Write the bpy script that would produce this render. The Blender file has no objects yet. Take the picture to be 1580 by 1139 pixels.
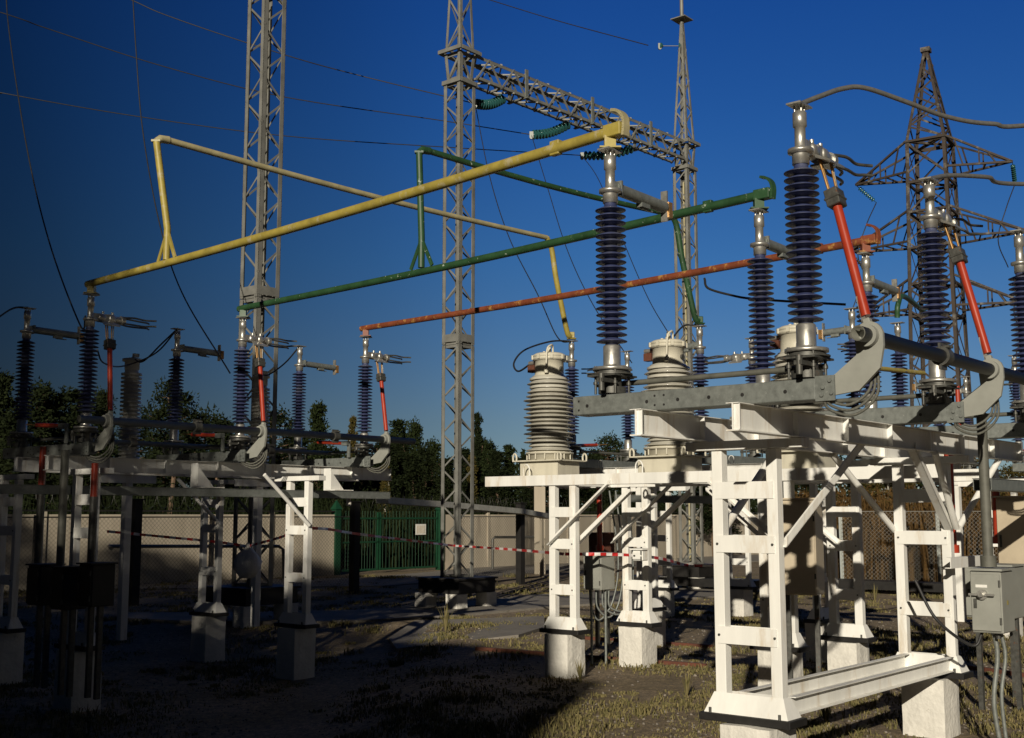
import bpy, bmesh, math, random
from mathutils import Vector, Matrix
R=math.radians; PI=math.pi
sc=bpy.context.scene; C=sc.collection
# ---------------------------------------------------------------- camera, sky, sun, exposure
HC=2.1; F=1838.0; PITCH=R(6.99)
cam=bpy.data.cameras.new('camera'); co=bpy.data.objects.new('camera',cam); C.objects.link(co); sc.camera=co
cam.sensor_width=36; cam.lens=F/1580*36; cam.clip_end=3000; cam.clip_start=.05
co.location=(0,0,HC); co.rotation_euler=(PI/2+PITCH,0,0)
SUN_EL=R(18.0); LX,LY=.22,.9755        # the light travels this way over the ground
w=bpy.data.worlds.new('World'); sc.world=w; w.use_nodes=True; nt=w.node_tree; nt.nodes.clear()
def N_(t,ty,**k):
    n=t.nodes.new(ty)
    for a,b in k.items(): setattr(n,a,b)
    return n
out=N_(nt,'ShaderNodeOutputWorld'); bg=N_(nt,'ShaderNodeBackground'); sky=N_(nt,'ShaderNodeTexSky')
sky.sky_type='NISHITA'; sky.sun_disc=False; sky.sun_elevation=SUN_EL
sky.sun_rotation=math.atan2(-LX,-LY)%(2*PI)
sky.air_density=.8; sky.dust_density=.3; sky.ozone_density=4.0; sky.altitude=400
tc=N_(nt,'ShaderNodeTexCoord'); dp=N_(nt,'ShaderNodeVectorMath',operation='DOT_PRODUCT'); dp.inputs[1].default_value=(1,0,.25)
mr=N_(nt,'ShaderNodeMapRange'); mr.inputs['From Min'].default_value=-.45; mr.inputs['From Max'].default_value=.25
hr=N_(nt,'ShaderNodeValToRGB'); HR=[(-.45,.11),(-.37,.16),(-.30,.24),(-.20,.42),(-.06,.66),(.03,.86),(.15,1.0)]
def ramp(r,pts):
    e=r.color_ramp.elements
    while len(e)>1: e.remove(e[-1])
    e[0].position=pts[0][0]; e[0].color=pts[0][1]
    for p,c in pts[1:]: e.new(p).color=c
ramp(hr,[((x+.45)/.70,(v,v,v,1)) for x,v in HR])
mx=N_(nt,'ShaderNodeMix',data_type='RGBA',blend_type='MULTIPLY'); mx.inputs[0].default_value=1
t2=N_(nt,'ShaderNodeMix',data_type='RGBA',blend_type='MULTIPLY'); t2.inputs[0].default_value=1; t2.inputs[7].default_value=(1,1,1,1)
L=nt.links.new
sx_=N_(nt,'ShaderNodeSeparateXYZ'); L(tc.outputs['Generated'],sx_.inputs[0])
tr_=N_(nt,'ShaderNodeValToRGB'); ramp(tr_,[(0,(.42,.40,.37,1)),(.08,(.38,.385,.385,1)),(.14,(.30,.385,.45,1)),(.21,(.21,.39,.53,1)),(.31,(.135,.355,.60,1)),(.40,(.095,.315,.63,1))])
L(sx_.outputs[2],tr_.inputs[0]); L(tr_.outputs[0],t2.inputs[7])
bk_=N_(nt,'ShaderNodeMapRange',interpolation_type='SMOOTHSTEP'); bk_.inputs['From Min'].default_value=.1; bk_.inputs['From Max'].default_value=.8; bk_.inputs['To Min'].default_value=.10; L(sx_.outputs[1],bk_.inputs['Value'])
ml_=N_(nt,'ShaderNodeMath',operation='MULTIPLY')
L(tc.outputs['Generated'],dp.inputs[0]); L(dp.outputs['Value'],mr.inputs['Value'])
L(sky.outputs[0],t2.inputs[6]); L(t2.outputs[2],mx.inputs[6]); L(mr.outputs[0],hr.inputs[0]); L(hr.outputs[0],ml_.inputs[0]); L(bk_.outputs[0],ml_.inputs[1]); L(ml_.outputs[0],mx.inputs[7]); L(mx.outputs[2],bg.inputs[0]); L(bg.outputs[0],out.inputs[0])
bg.inputs[1].default_value=.11
sd=bpy.data.lights.new('sun','SUN'); so=bpy.data.objects.new('sun',sd); C.objects.link(so)
sd.energy=4.6; sd.angle=R(.5); sd.color=(1,.905,.75)
so.rotation_euler=Vector((LX*math.cos(SUN_EL),LY*math.cos(SUN_EL),-math.sin(SUN_EL))).to_track_quat('-Z','Y').to_euler()
so.location=(0,-20,20)
sc.view_settings.view_transform='Standard'; sc.view_settings.look='None'; sc.view_settings.exposure=0; sc.view_settings.gamma=1
# ---------------------------------------------------------------- geometry of the place
TH=R(50.2); U=Vector((math.cos(TH),math.sin(TH),0)); V=Vector((-math.sin(TH),math.cos(TH),0))
def at(px,py,Y):
    "the point of the place seen at this spot of the photograph, Y metres away"
    xc=(px-790)/F; yc=(569.5-py)/F
    t=Y/(math.cos(PITCH)-yc*math.sin(PITCH))
    return Vector((xc*t,Y,HC+t*(math.sin(PITCH)+yc*math.cos(PITCH))))
def onz(px,py,z=0):
    xc=(px-790)/F; yc=(569.5-py)/F
    t=(z-HC)/(math.sin(PITCH)+yc*math.cos(PITCH))
    return Vector((xc*t,t*(math.cos(PITCH)-yc*math.sin(PITCH)),z))
def atz(px,Y,z):
    return Vector(((px-790)/F*(Y*math.cos(PITCH)+(z-HC)*math.sin(PITCH)),Y,z))
def sstep(a,b,x):
    t=min(1,max(0,(x-a)/(b-a))); return t*t*(3-2*t)
def gz(x,y):
    return -.25*sstep(-.8,-2.6,x)*sstep(24,21,y)*sstep(6,10,y)
# ---------------------------------------------------------------- materials
MATS={}
def mat(name,col,rough=.6,metal=0,var=.25,scale=8,bump=.0,spots=None,spotcol=None,spotscale=5,spotw=.08,streak=False,coat=0,bscale=None):
    m=bpy.data.materials.new(name); m.use_nodes=True; t=m.node_tree; b=t.nodes['Principled BSDF']
    c=N_(t,'ShaderNodeTexCoord'); mp=N_(t,'ShaderNodeMapping'); t.links.new(c.outputs['Object'],mp.inputs[0])
    if streak: mp.inputs['Scale'].default_value=(1,1,.18)
    n=N_(t,'ShaderNodeTexNoise'); n.inputs['Scale'].default_value=scale; n.inputs['Detail'].default_value=6; n.inputs['Roughness'].default_value=.65
    t.links.new(mp.outputs[0],n.inputs['Vector'])
    r=N_(t,'ShaderNodeValToRGB'); r.color_ramp.elements[0].position=.3; r.color_ramp.elements[1].position=.72
    r.color_ramp.elements[0].color=tuple(x*(1-var) for x in col)+(1,); r.color_ramp.elements[1].color=tuple(min(1,x*(1+var*.6)) for x in col)+(1,)
    t.links.new(n.outputs[0],r.inputs[0]); last=r.outputs[0]
    if spots is not None:
        n2=N_(t,'ShaderNodeTexNoise'); n2.inputs['Scale'].default_value=spotscale; n2.inputs['Detail'].default_value=9; n2.inputs['Roughness'].default_value=.7
        t.links.new(mp.outputs[0],n2.inputs['Vector'])
        q=N_(t,'ShaderNodeMapRange'); q.inputs['From Min'].default_value=spots; q.inputs['From Max'].default_value=spots+spotw
        t.links.new(n2.outputs[0],q.inputs['Value'])
        x=N_(t,'ShaderNodeMix',data_type='RGBA'); x.inputs[7].default_value=tuple(spotcol)+(1,)
        t.links.new(q.outputs[0],x.inputs[0]); t.links.new(last,x.inputs[6]); last=x.outputs[2]
    t.links.new(last,b.inputs['Base Color']); b.inputs['Metallic'].default_value=metal
    rr=N_(t,'ShaderNodeMapRange'); rr.inputs['To Min'].default_value=max(.05,rough-.12); rr.inputs['To Max'].default_value=min(1,rough+.12)
    t.links.new(n.outputs[0],rr.inputs['Value']); t.links.new(rr.outputs[0],b.inputs['Roughness'])
    b.inputs['Coat Weight'].default_value=coat
    if bump:
        bn=N_(t,'ShaderNodeBump'); bn.inputs['Strength'].default_value=bump; bn.inputs['Distance'].default_value=.02
        n3=N_(t,'ShaderNodeTexNoise'); n3.inputs['Scale'].default_value=bscale or scale*4; n3.inputs['Detail'].default_value=8
        t.links.new(c.outputs['Object'],n3.inputs['Vector']); t.links.new(n3.outputs[0],bn.inputs['Height']); t.links.new(bn.outputs[0],b.inputs['Normal'])
    MATS[name]=m; return m
RUST=(.16,.055,.02)
white=mat('white_paint',(.78,.775,.73),.5,0,.16,3,.05,spots=.545,spotcol=(.50,.40,.27),spotscale=5,spotw=.22,streak=True)
galv=mat('galvanised_steel',(.20,.215,.20),.5,.35,.28,18,.03,spots=.63,spotcol=(.42,.43,.40),spotscale=40,spotw=.05)
latt=mat('lattice_steel',(.215,.215,.195),.6,.25,.3,3,.03)
silver=mat('aluminium',(.50,.49,.45),.38,.75,.25,14,.03,spots=.64,spotcol=(.12,.1,.08),spotscale=12)
steel=mat('dark_steel',(.10,.10,.09),.5,.5,.4,20,.04,spots=.6,spotcol=RUST,spotscale=14)
shaftm=mat('shaft_steel',(.115,.115,.095),.62,.15,.3,9,.03)
blue=mat('blue_polymer',(.036,.047,.118),.5,0,.3,6,.02,spots=.56,spotcol=(.11,.115,.13),spotscale=3.5,spotw=.2)
cream=mat('cream_paint',(.55,.52,.42),.4,0,.15,7,.03,spots=.68,spotcol=(.3,.2,.1),spotscale=8,streak=True)
porc=mat('grey_porcelain',(.45,.435,.375),.28,0,.14,5,.0,coat=.3)
yellow=mat('yellow_paint',(.33,.265,.055),.5,0,.3,5,.05,spots=.55,spotcol=(.36,.31,.17),spotscale=7)
yellowp=mat('faded_yellow_paint',(.36,.32,.18),.55,0,.3,5,.05,spots=.58,spotcol=(.32,.30,.22),spotscale=9)
green=mat('green_paint',(.022,.068,.026),.5,0,.35,5,.05,spots=.62,spotcol=(.45,.5,.42),spotscale=14,spotw=.04)
redbus=mat('red_oxide_paint',(.19,.05,.02),.55,0,.4,5,.05,spots=.54,spotcol=(.36,.19,.05),spotscale=9)
red=mat('red_paint',(.34,.036,.014),.35,0,.15,5,.0,coat=.3)
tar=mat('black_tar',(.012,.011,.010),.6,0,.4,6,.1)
limewash=mat('limewashed_concrete',(.66,.64,.58),.9,0,.15,6,.5,spots=.62,spotcol=(.3,.28,.24),spotscale=5)
concrete=mat('weathered_concrete',(.40,.35,.27),.9,0,.22,1.2,.3,spots=.56,spotcol=(.22,.185,.14),spotscale=1.6,spotw=.16,streak=True,bscale=30)
slabm=mat('slab_concrete',(.19,.172,.145),.95,0,.28,1.6,.4,spots=.58,spotcol=(.12,.105,.08),spotscale=3,bscale=30)
copper=mat('copper_contact',(.42,.24,.09),.4,.6,.3,9)
cable=mat('black_cable',(.02,.02,.02),.55,0,.3,9)
braid=mat('braided_cable_sleeve',(.12,.12,.10),.7,.2,.4,60,.3)
alu=mat('conductor',(.20,.20,.19),.5,.5,.2,30)
pylonm=mat('rusty_lattice',(.045,.033,.025),.75,.15,.5,2.0,.03,spots=.55,spotcol=(.16,.15,.13),spotscale=1.3,spotw=.12)
greyp=mat('grey_cabinet_paint',(.27,.275,.245),.45,0,.12,5,.02)
beigep=mat('beige_cabinet_paint',(.47,.40,.29),.5,0,.12,4,.02)
gateg=mat('gate_green',(.006,.045,.020),.5,0,.25,6)
meshm=mat('chain_link_wire',(.15,.14,.12),.6,.4,.2,9)
redrust=mat('rust_red_iron',(.115,.038,.020),.85,0,.4,8,.2)
bark=mat('bark',(.14,.09,.055),.9,0,.4,6,.4)
birch=mat('pale_bark',(.42,.40,.34),.9,0,.4,4,.3)
gutm=mat('gutter_zinc',(.52,.52,.47),.6,.1,.25,5,.03)
def glassm():
    m=bpy.data.materials.new('green_insulator_glass'); m.use_nodes=True; b=m.node_tree.nodes['Principled BSDF']
    b.inputs['Base Color'].default_value=(.035,.13,.125,1); b.inputs['Roughness'].default_value=.15; b.inputs['Transmission Weight'].default_value=.3; return m
glass=glassm()
def leafm(name,c1,c2,sc_=1.2):
    m=bpy.data.materials.new(name); m.use_nodes=True; t=m.node_tree; b=t.nodes['Principled BSDF']
    g=N_(t,'ShaderNodeNewGeometry'); r=N_(t,'ShaderNodeValToRGB'); r.color_ramp.elements[0].color=c1+(1,); r.color_ramp.elements[1].color=c2+(1,)
    n=N_(t,'ShaderNodeTexNoise'); n.inputs['Scale'].default_value=sc_; c=N_(t,'ShaderNodeTexCoord'); t.links.new(c.outputs['Object'],n.inputs[0])
    a=N_(t,'ShaderNodeMath',operation='ADD'); a2=N_(t,'ShaderNodeMath',operation='MULTIPLY'); a2.inputs[1].default_value=.5
    t.links.new(g.outputs['Random Per Island'],a.inputs[0]); t.links.new(n.outputs[0],a.inputs[1]); t.links.new(a.outputs[0],a2.inputs[0])
    t.links.new(a2.outputs[0],r.inputs[0]); t.links.new(r.outputs[0],b.inputs['Base Color']); b.inputs['Roughness'].default_value=.9; b.inputs['Specular IOR Level'].default_value=.08
    return m
pineL=leafm('pine_needles',(.008,.015,.005),(.028,.037,.012),.8)
darkL=leafm('dark_needles',(.005,.009,.0035),(.018,.024,.008),.8)
birchL=leafm('autumn_leaves',(.03,.03,.009),(.10,.075,.02),.8)
reedL=leafm('dry_reeds',(.035,.022,.008),(.13,.075,.027),3)
grassL=leafm('dry_grass',(.045,.055,.016),(.25,.20,.095),.5)
# ---------------------------------------------------------------- mesh builder
class MB:
    def __init__(s): s.v=[]; s.f=[]; s.sm=[]
    def add(s,vs,fs,smooth=False):
        o=len(s.v); s.v+= [tuple(x) for x in vs]; s.f+=[tuple(o+i for i in f) for f in fs]; s.sm+=[smooth]*len(fs)
    def box(s,c,size,M=None):
        c=Vector(c); a,b,d=[x/2 for x in size]; M=M or Matrix.Identity(3)
        vs=[c+M@Vector((i*a,j*b,k*d)) for i in(-1,1) for j in(-1,1) for k in(-1,1)]
        s.add(vs,[(0,1,3,2),(4,6,7,5),(0,4,5,1),(2,3,7,6),(0,2,6,4),(1,5,7,3)]); return s
    def bb(s,lo,hi):
        return s.box([(a+b)/2 for a,b in zip(lo,hi)],[b-a for a,b in zip(lo,hi)])
    def bar(s,p0,p1,wd,ht,up=(0,0,1)):
        p0,p1=Vector(p0),Vector(p1); d=p1-p0; l=d.length
        if l<1e-6: return s
        x=d/l; up=Vector(up); y=up.cross(x)
        if y.length<1e-3: y=Vector((1,0,0)).cross(x)
        y.normalize(); z=x.cross(y); M=Matrix((x,y,z)).transposed()
        return s.box((p0+p1)/2,(l,wd,ht),M)
    def angle(s,p0,p1,wd,t,a,b):
        "L profile between two points; a, b = directions of the two flanges"
        p0,p1=Vector(p0),Vector(p1); a=Vector(a).normalized(); b=Vector(b).normalized()
        for d,e in((a,b),(b,a)):
            vs=[]
            for p in(p0,p1):
                vs+=[p,p+d*wd,p+d*wd+e*t,p+e*t]
            s.add(vs,[(0,1,2,3),(7,6,5,4),(0,4,5,1),(1,5,6,2),(2,6,7,3),(3,7,4,0)])
        return s
    def tube(s,pts,r,n=12,cap=True,hollow=0):
        pts=[Vector(p) for p in pts]; rs=r if isinstance(r,(list,tuple)) else [r]*len(pts)
        vs=[];fs=[]; prev=None
        for i,p in enumerate(pts):
            d=(pts[min(i+1,len(pts)-1)]-pts[max(i-1,0)]).normalized()
            if prev is None:
                a=Vector((0,0,1)) if abs(d.z)<.9 else Vector((1,0,0)); x=a.cross(d).normalized()
            else: x=(prev-d*prev.dot(d)).normalized()
            prev=x; y=d.cross(x)
            for k in range(n):
                t=2*PI*k/n; vs.append(p+(x*math.cos(t)+y*math.sin(t))*rs[i])
        for i in range(len(pts)-1):
            for k in range(n):
                k2=(k+1)%n; fs.append((i*n+k,i*n+k2,(i+1)*n+k2,(i+1)*n+k))
        s.add(vs,fs,True)
        if cap and not hollow: s.add(vs,[tuple(range(n))[::-1],tuple((len(pts)-1)*n+k for k in range(n))])
        if hollow:
            s.tube([p for p in pts],[q-hollow for q in rs],n,cap=False)
            m=len(s.v)-n*len(pts); o=m-n*len(pts)
            for base in(0,(len(pts)-1)*n):
                for k in range(n):
                    k2=(k+1)%n; s.f.append((o+base+k,o+base+k2,m+base+k2,m+base+k)); s.sm.append(False)
        return s
    def lathe(s,prof,c=(0,0,0),axis=(0,0,1),n=24,smooth=True):
        c=Vector(c); ax=Vector(axis).normalized(); q=Vector((0,0,1)).rotation_difference(ax)
        vs=[c+q@Vector((r*math.cos(2*PI*k/n),r*math.sin(2*PI*k/n),z)) for r,z in prof for k in range(n)]
        fs=[(i*n+k,i*n+(k+1)%n,(i+1)*n+(k+1)%n,(i+1)*n+k) for i in range(len(prof)-1) for k in range(n)]
        s.add(vs,fs,smooth)
        return s
    def cyl(s,c,r,h,axis=(0,0,1),n=20):
        "flat-ended cylinder from c along axis"
        ax=Vector(axis).normalized(); return s.tube([Vector(c),Vector(c)+ax*h],r,n)
    def build(s,name,m,parent=None,bevel=0,loc=None):
        me=bpy.data.meshes.new(name); me.from_pydata(s.v,[],s.f); me.update()
        me.polygons.foreach_set('use_smooth',s.sm)
        me.materials.append(m); o=bpy.data.objects.new(name,me); C.objects.link(o)
        if parent: o.parent=parent
        if loc is not None: o.location=loc
        if bevel:
            b=o.modifiers.new('edge','BEVEL'); b.width=bevel; b.segments=1; b.limit_method='ANGLE'; b.angle_limit=R(50)
        return o
def tag(o,label=None,cat=None,group=None,kind=None):
    if label: o['label']=label
    if cat: o['category']=cat
    if group: o['group']=group
    if kind: o['kind']=kind
    return o
def empty(name,loc,rz=0,label=None,cat=None,group=None):
    e=bpy.data.objects.new(name,None); e.empty_display_size=.3; C.objects.link(e); e.location=loc; e.rotation_euler=(0,0,rz)
    return tag(e,label,cat,group)
def copy_tree(o,parent=None):
    c=o.copy(); C.objects.link(c); c.parent=parent
    for ch in list(o.children): copy_tree(ch,c)
    return c
def mesh_thing(mb,name,m,label,cat,group=None,bevel=0,org=None):
    "one mesh as a thing, its origin at its base"
    xs=[v[0] for v in mb.v]; ys=[v[1] for v in mb.v]; zs=[v[2] for v in mb.v]
    o=Vector(org) if org is not None else Vector(((min(xs)+max(xs))/2,(min(ys)+max(ys))/2,min(zs)))
    mb.v=[tuple(Vector(v)-o) for v in mb.v]
    return tag(mb.build(name,m,None,bevel,o),label,cat,group)
def spline(pts,n=8):
    P=[Vector(p) for p in pts]; P=[P[0]*2-P[1]]+P+[P[-1]*2-P[-2]]; o=[]
    for i in range(1,len(P)-2):
        for k in range(n):
            t=k/n; a,b,c,d=P[i-1:i+3]
            o.append(.5*((2*b)+(c-a)*t+(2*a-5*b+4*c-d)*t*t+(3*b-a-3*c+d)*t**3))
    o.append(P[-2]); return o
# ---------------------------------------------------------------- ground, paths
random.seed(7)
def ground():
    xs=[-900,-300,-120,-60]+[x*1.0 for x in range(-30,31)]+[60,120,300,900]
    ys=[-600,-200,-60,-20]+[y*1.0 for y in range(0,71)]+[110,200,500,2000]
    b=MB(); vs=[(x,y,gz(x,y)) for y in ys for x in xs]; n=len(xs)
    b.add(vs,[(j*n+i,j*n+i+1,(j+1)*n+i+1,(j+1)*n+i) for j in range(len(ys)-1) for i in range(n-1)],True)
    m=bpy.data.materials.new('gravelly_soil'); m.use_nodes=True; t=m.node_tree; p=t.nodes['Principled BSDF']; p.inputs['Roughness'].default_value=.95
    c=N_(t,'ShaderNodeTexCoord'); big=N_(t,'ShaderNodeTexNoise'); big.inputs['Scale'].default_value=.55; big.inputs['Detail'].default_value=7
    fine=N_(t,'ShaderNodeTexVoronoi'); fine.inputs['Scale'].default_value=26
    nn=N_(t,'ShaderNodeTexNoise'); nn.inputs['Scale'].default_value=9; nn.inputs['Detail'].default_value=9; nn.inputs['Roughness'].default_value=.75
    for q in(big,fine,nn): t.links.new(c.outputs['Object'],q.inputs['Vector'])
    r1=N_(t,'ShaderNodeValToRGB'); e=r1.color_ramp.elements; e[0].position=.38; e[0].color=(.31,.25,.175,1); e[1].position=.62; e[1].color=(.21,.165,.09,1)
    r2=N_(t,'ShaderNodeValToRGB'); e=r2.color_ramp.elements; e[0].position=.32; e[0].color=(.38,.37,.35,1); e[1].position=.68; e[1].color=(1.55,1.45,1.3,1)
    r3=N_(t,'ShaderNodeMapRange'); r3.inputs['From Max'].default_value=.6; r3.inputs['To Min'].default_value=1.25; r3.inputs['To Max'].default_value=.6
    x=N_(t,'ShaderNodeMix',data_type='RGBA',blend_type='MULTIPLY'); x.inputs[0].default_value=1; y=N_(t,'ShaderNodeMix',data_type='RGBA',blend_type='MULTIPLY'); y.inputs[0].default_value=1
    t.links.new(big.outputs[0],r1.inputs[0]); t.links.new(nn.outputs[0],r2.inputs[0]); t.links.new(fine.outputs[0],r3.inputs['Value'])
    t.links.new(r1.outputs[0],x.inputs[6]); t.links.new(r2.outputs[0],x.inputs[7]); t.links.new(x.outputs[2],y.inputs[6]); t.links.new(r3.outputs[0],y.inputs[7]); t.links.new(y.outputs[2],p.inputs['Base Color'])
    bn=N_(t,'ShaderNodeBump'); bn.inputs['Strength'].default_value=.9; bn.inputs['Distance'].default_value=.03; t.links.new(nn.outputs[0],bn.inputs['Height']); t.links.new(bn.outputs[0],p.inputs['Normal'])
    tag(b.build('ground',m),kind='structure')
ground()
def slab(name,pts,h=.07,m=slabm):
    P=[onz(*p) for p in pts]; P=[Vector((p.x,p.y,max(gz(p.x,p.y),gz(p.x,p.y)))) for p in P]; n=len(P); b=MB()
    b.add([p+Vector((0,0,h)) for p in P]+[p-Vector((0,0,.1)) for p in P],[tuple(range(n))]+[(i,(i+1)%n,n+(i+1)%n,n+i)[::-1] for i in range(n)])
    return tag(b.build(name,m),kind='structure')
slab('path',[(520,962),(300,962),(180,957),(180,949),(480,947),(640,940),(830,920),(1100,908),(1120,922),(860,938),(700,953)][::-1],.05)
slab('concrete_pad',[(600,975),(640,962),(840,955),(840,972),(800,985),(612,990)][::-1],.06)
slab('road',[(-900,922),(150,899),(560,893),(830,868),(1500,845),(1500,852),(880,880),(600,905),(150,911),(-900,940)][::-1],.03)
# ---------------------------------------------------------------- disconnector poles
ZB,ZT=3.425,4.522
def sheds_profile(z0,z1,n,ro,ri,ri2=None):
    p=[(ri*1.02,z0-.03)]; st=(z1-z0)/n
    for k in range(n):
        z=z0+k*st
        r=ro if (k%2==0 or ri2 is None) else ri2
        p+=[(ri,z+st*.1),(r*.70,z+st*.19),(r*.985,z+st*.20),(r,z+st*.25),(r*.985,z+st*.30),(ri*1.5,z+st*.66),(ri,z+st*.80)]
    p+=[(ri,z1+.03)]; return p
def insul_parts(root,y,mech=True):
    ins=MB().lathe(sheds_profile(ZB,ZT,21,.1215,.050),(0,y,0),n=28).build('insulator',blue,root)
    MB().lathe([(0,3.21),(.15,3.21),(.15,3.235),(.072,3.24),(.068,3.26),(.068,3.40),(.058,3.41),(.0,3.412)],(0,y,0),n=28).build('base_flange',silver,ins)
    top=MB().lathe([(.0,ZT+.02),(.060,ZT+.02),(.060,ZT+.09),(.064,ZT+.10),(.090,ZT+.105),(.090,ZT+.13),(.052,ZT+.135),(.040,ZT+.15),(.038,ZT+.29),(.049,ZT+.295),(.049,ZT+.395),(.04,ZT+.40),(.036,ZT+.41),(0,ZT+.41)],(0,y,0),n=22)
    for k in range(4):
        a=R(45+90*k); top.cyl((.035*math.cos(a),y+.035*math.sin(a),ZT+.40),.008,.045,n=6)
    top.box((0,y,ZT+.447),(.19,.11,.012)); top.build('top_cap',silver,ins)
    # bearing with levers
    b=MB().cyl((0,y,3.03),.11,.05,n=16).cyl((0,y,3.08),.075,.08,n=16).box((0,y,3.165),(.30,.26,.014)).cyl((0,y,3.175),.16,.012,n=18).cyl((0,y,3.192),.13,.012,n=18)
    for k in range(4):
        a=R(45+90*k); b.cyl((.13*math.cos(a),y+.13*math.sin(a),3.025),.011,.22,n=6); b.cyl((.13*math.cos(a),y+.13*math.sin(a),3.10),.020,.02,n=6)
    b.box((-.11,y-.04,3.12),(.22,.06,.03)).cyl((-.2,y-.04,3.04),.024,.13,n=8).box((.1,y+.11,3.11),(.1,.16,.02))
    b.build('bearing',steel,root)
def plain_arm(root,y,sx,length=.78):
    z=ZT+.155
    a=MB().box((sx*.055,y,z),(.07,.07,.09)).tube([(sx*.06,y,z),(sx*length,y,z-.01)],.050,16)
    a.box((sx*.09,y,z),(.02,.11,.12)).box((sx*length*.6,y,z-.055),(.12,.06,.05)).box((sx*(length*.6+.05),y,z-.085),(.16,.02,.012))
    arm=a.build('contact_arm',galv,root)
    MB().box((sx*(length+.01),y,z),(.018,.06,.26)).build('guide_plate',silver,arm)
    MB().box((sx*(length+.045),y,z-.03),(.055,.085,.13)).build('contact_block',copper,arm)
def claw_arm(root,y,sx):
    z=ZT+.155
    a=MB().box((sx*.06,y,z),(.08,.07,.10)).lathe([(0,0),(.052,0),(.060,.02),(.060,.09),(.045,.11),(0,.11)],(sx*.10,y,z),(sx,0,0),16).cyl((sx*.20,y,z),.040,.06,(sx,0,0),14).lathe([(0,0),(.06,0),(.066,.02),(.066,.08),(.055,.10),(0,.10)],(sx*.25,y,z),(sx,0,0),16).tube([(sx*.34,y,z),(sx*.47,y,z)],.048,14).cyl((sx*.44,y,z),.062,.05,(sx,0,0),14)
    a.box((sx*.31,y-.02,z-.075),(.12,.14,.016)).cyl((sx*.18,y,z+.04),.018,.05,n=8).cyl((sx*.32,y,z+.05),.018,.045,n=8)
    # saddle that the raised earthing blade closes on
    a.add([(sx*.14,y-.04,z-.03),(sx*.30,y-.04,z-.03),(sx*.34,y-.17,z-.10),(sx*.10,y-.17,z-.10),(sx*.14,y-.04,z-.055),(sx*.30,y-.04,z-.055),(sx*.34,y-.17,z-.115),(sx*.10,y-.17,z-.115)],[(0,1,2,3),(7,6,5,4),(0,4,5,1),(1,5,6,2),(2,6,7,3),(3,7,4,0)])
    a.box((sx*.22,y-.035,z+.005),(.07,.03,.09))
    arm=a.build('claw_arm',silver,root)
    for j,(dy,dz,l) in enumerate(((-.06,.045,.90),(.06,.045,.97),(-.06,-.05,.90),(.06,-.05,.97))):
        MB().tube(spline([(sx*.46,y+dy*.7,z+dz*.8),(sx*.60,y+dy*1.3,z+dz),(sx*.76,y+dy*1.2,z+dz*.9-.005),(sx*(l-.06),y+dy*1.7,z+dz*.8),(sx*l,y+dy*2.4,z+dz*.8)],4),.0125,7).build('contact_finger',steel,arm)
U_L=Vector((.768,-.64,0))   # spread of the contact rods
def blade(root,y0,sx=0):
    "raised red earthing blade: pivot at y0 (outside the column), leaning in to the claw"
    p0=Vector((.10,y0-.01,3.36)); p1=Vector((.20,y0+.235,4.27)); d=(p1-p0).normalized()
    bl=MB().tube([p0+d*.08,p1],.0335,18).build('earthing_blade',red,root)
    cl=MB(); cl.bar(p1-d*.02,p1+d*.11,.10,.125,(1,0,0)); cl.bar(p1+d*.03,p1+d*.05,.115,.14,(1,0,0)); cl.build('blade_clamp',steel,bl,.006)
    for k in range(4):
        o=U_L*((-.052,-.018,.018,.052)[k])+Vector((0,(-.012,.012)[k%2],0))
        MB().tube([p1+d*.08+o*.85,p1+d*.36+o*1.15],.0085,7).build('contact_rod',copper if k<3 else silver,bl)
    cr=MB().bar(p0+d*.06,p0-d*.26,.05,.055,(1,0,0)); cr.build('blade_socket',greyp,bl,.006)
    # pivot bracket plate with an eye round the shaft
    n=16; out=[(y0+.30,2.90),(y0+.05,2.93),(y0-.10,3.07),(y0-.13,3.22)]+[(y0-.03+.10*math.cos(R(a)),3.29+.10*math.sin(R(a))) for a in range(190,-30,-22)]+[(y0+.06,3.17),(y0+.22,3.05),(y0+.30,3.02)]
    b=MB(); k=len(out)
    for x0 in(.055,):
        vs=[(x0-.014,a,z) for a,z in out]+[(x0+.014,a,z) for a,z in out]
        b.add(vs,[tuple(range(k)),tuple(range(k,2*k))[::-1]]+[(i,k+i,k+(i+1)%k,(i+1)%k) for i in range(k)])
    b.cyl((-.01,y0-.03,3.29),.075,.06,(1,0,0),20)
    b.build('pivot_bracket',greyp,root)
    e=MB().box((0,y0+.29,2.955),(.20,.018,.15)).box((-.092,y0+.23,2.945),(.014,.14,.17))
    for q in((.24,.0),(.19,.045),(.25,-.05),(.18,-.04)): e.cyl((-.10,y0+q[0],2.95+q[1]),.014,.012,(-1,0,0),6)
    e.build('end_plate',galv,root)
    e=MB().bar((.10,y0+.0,3.30),(.10,y0+.06,3.58),.012,.03)
    for q in range(7): e.cyl((.095,y0+.01+.008*q,3.33+q*.035),.009,.06,(1,0,0),6)
    e.build('terminal_strip',silver,root)
    for k in range(3):
        MB().tube(spline([(.11,y0+.03,3.38-.05*k),(.12+.012*k,y0+.0-.01*k,3.16),(.11+.01*k,y0+.0-.02*k,2.95-.02*k),(.03+.02*k,y0+.10,2.84-.035*k),(-.05,y0+.19+.02*k,2.85-.02*k),(-.09,y0+.24,2.91)],6),.0105,7).build('braided_cable',braid,root)
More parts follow.
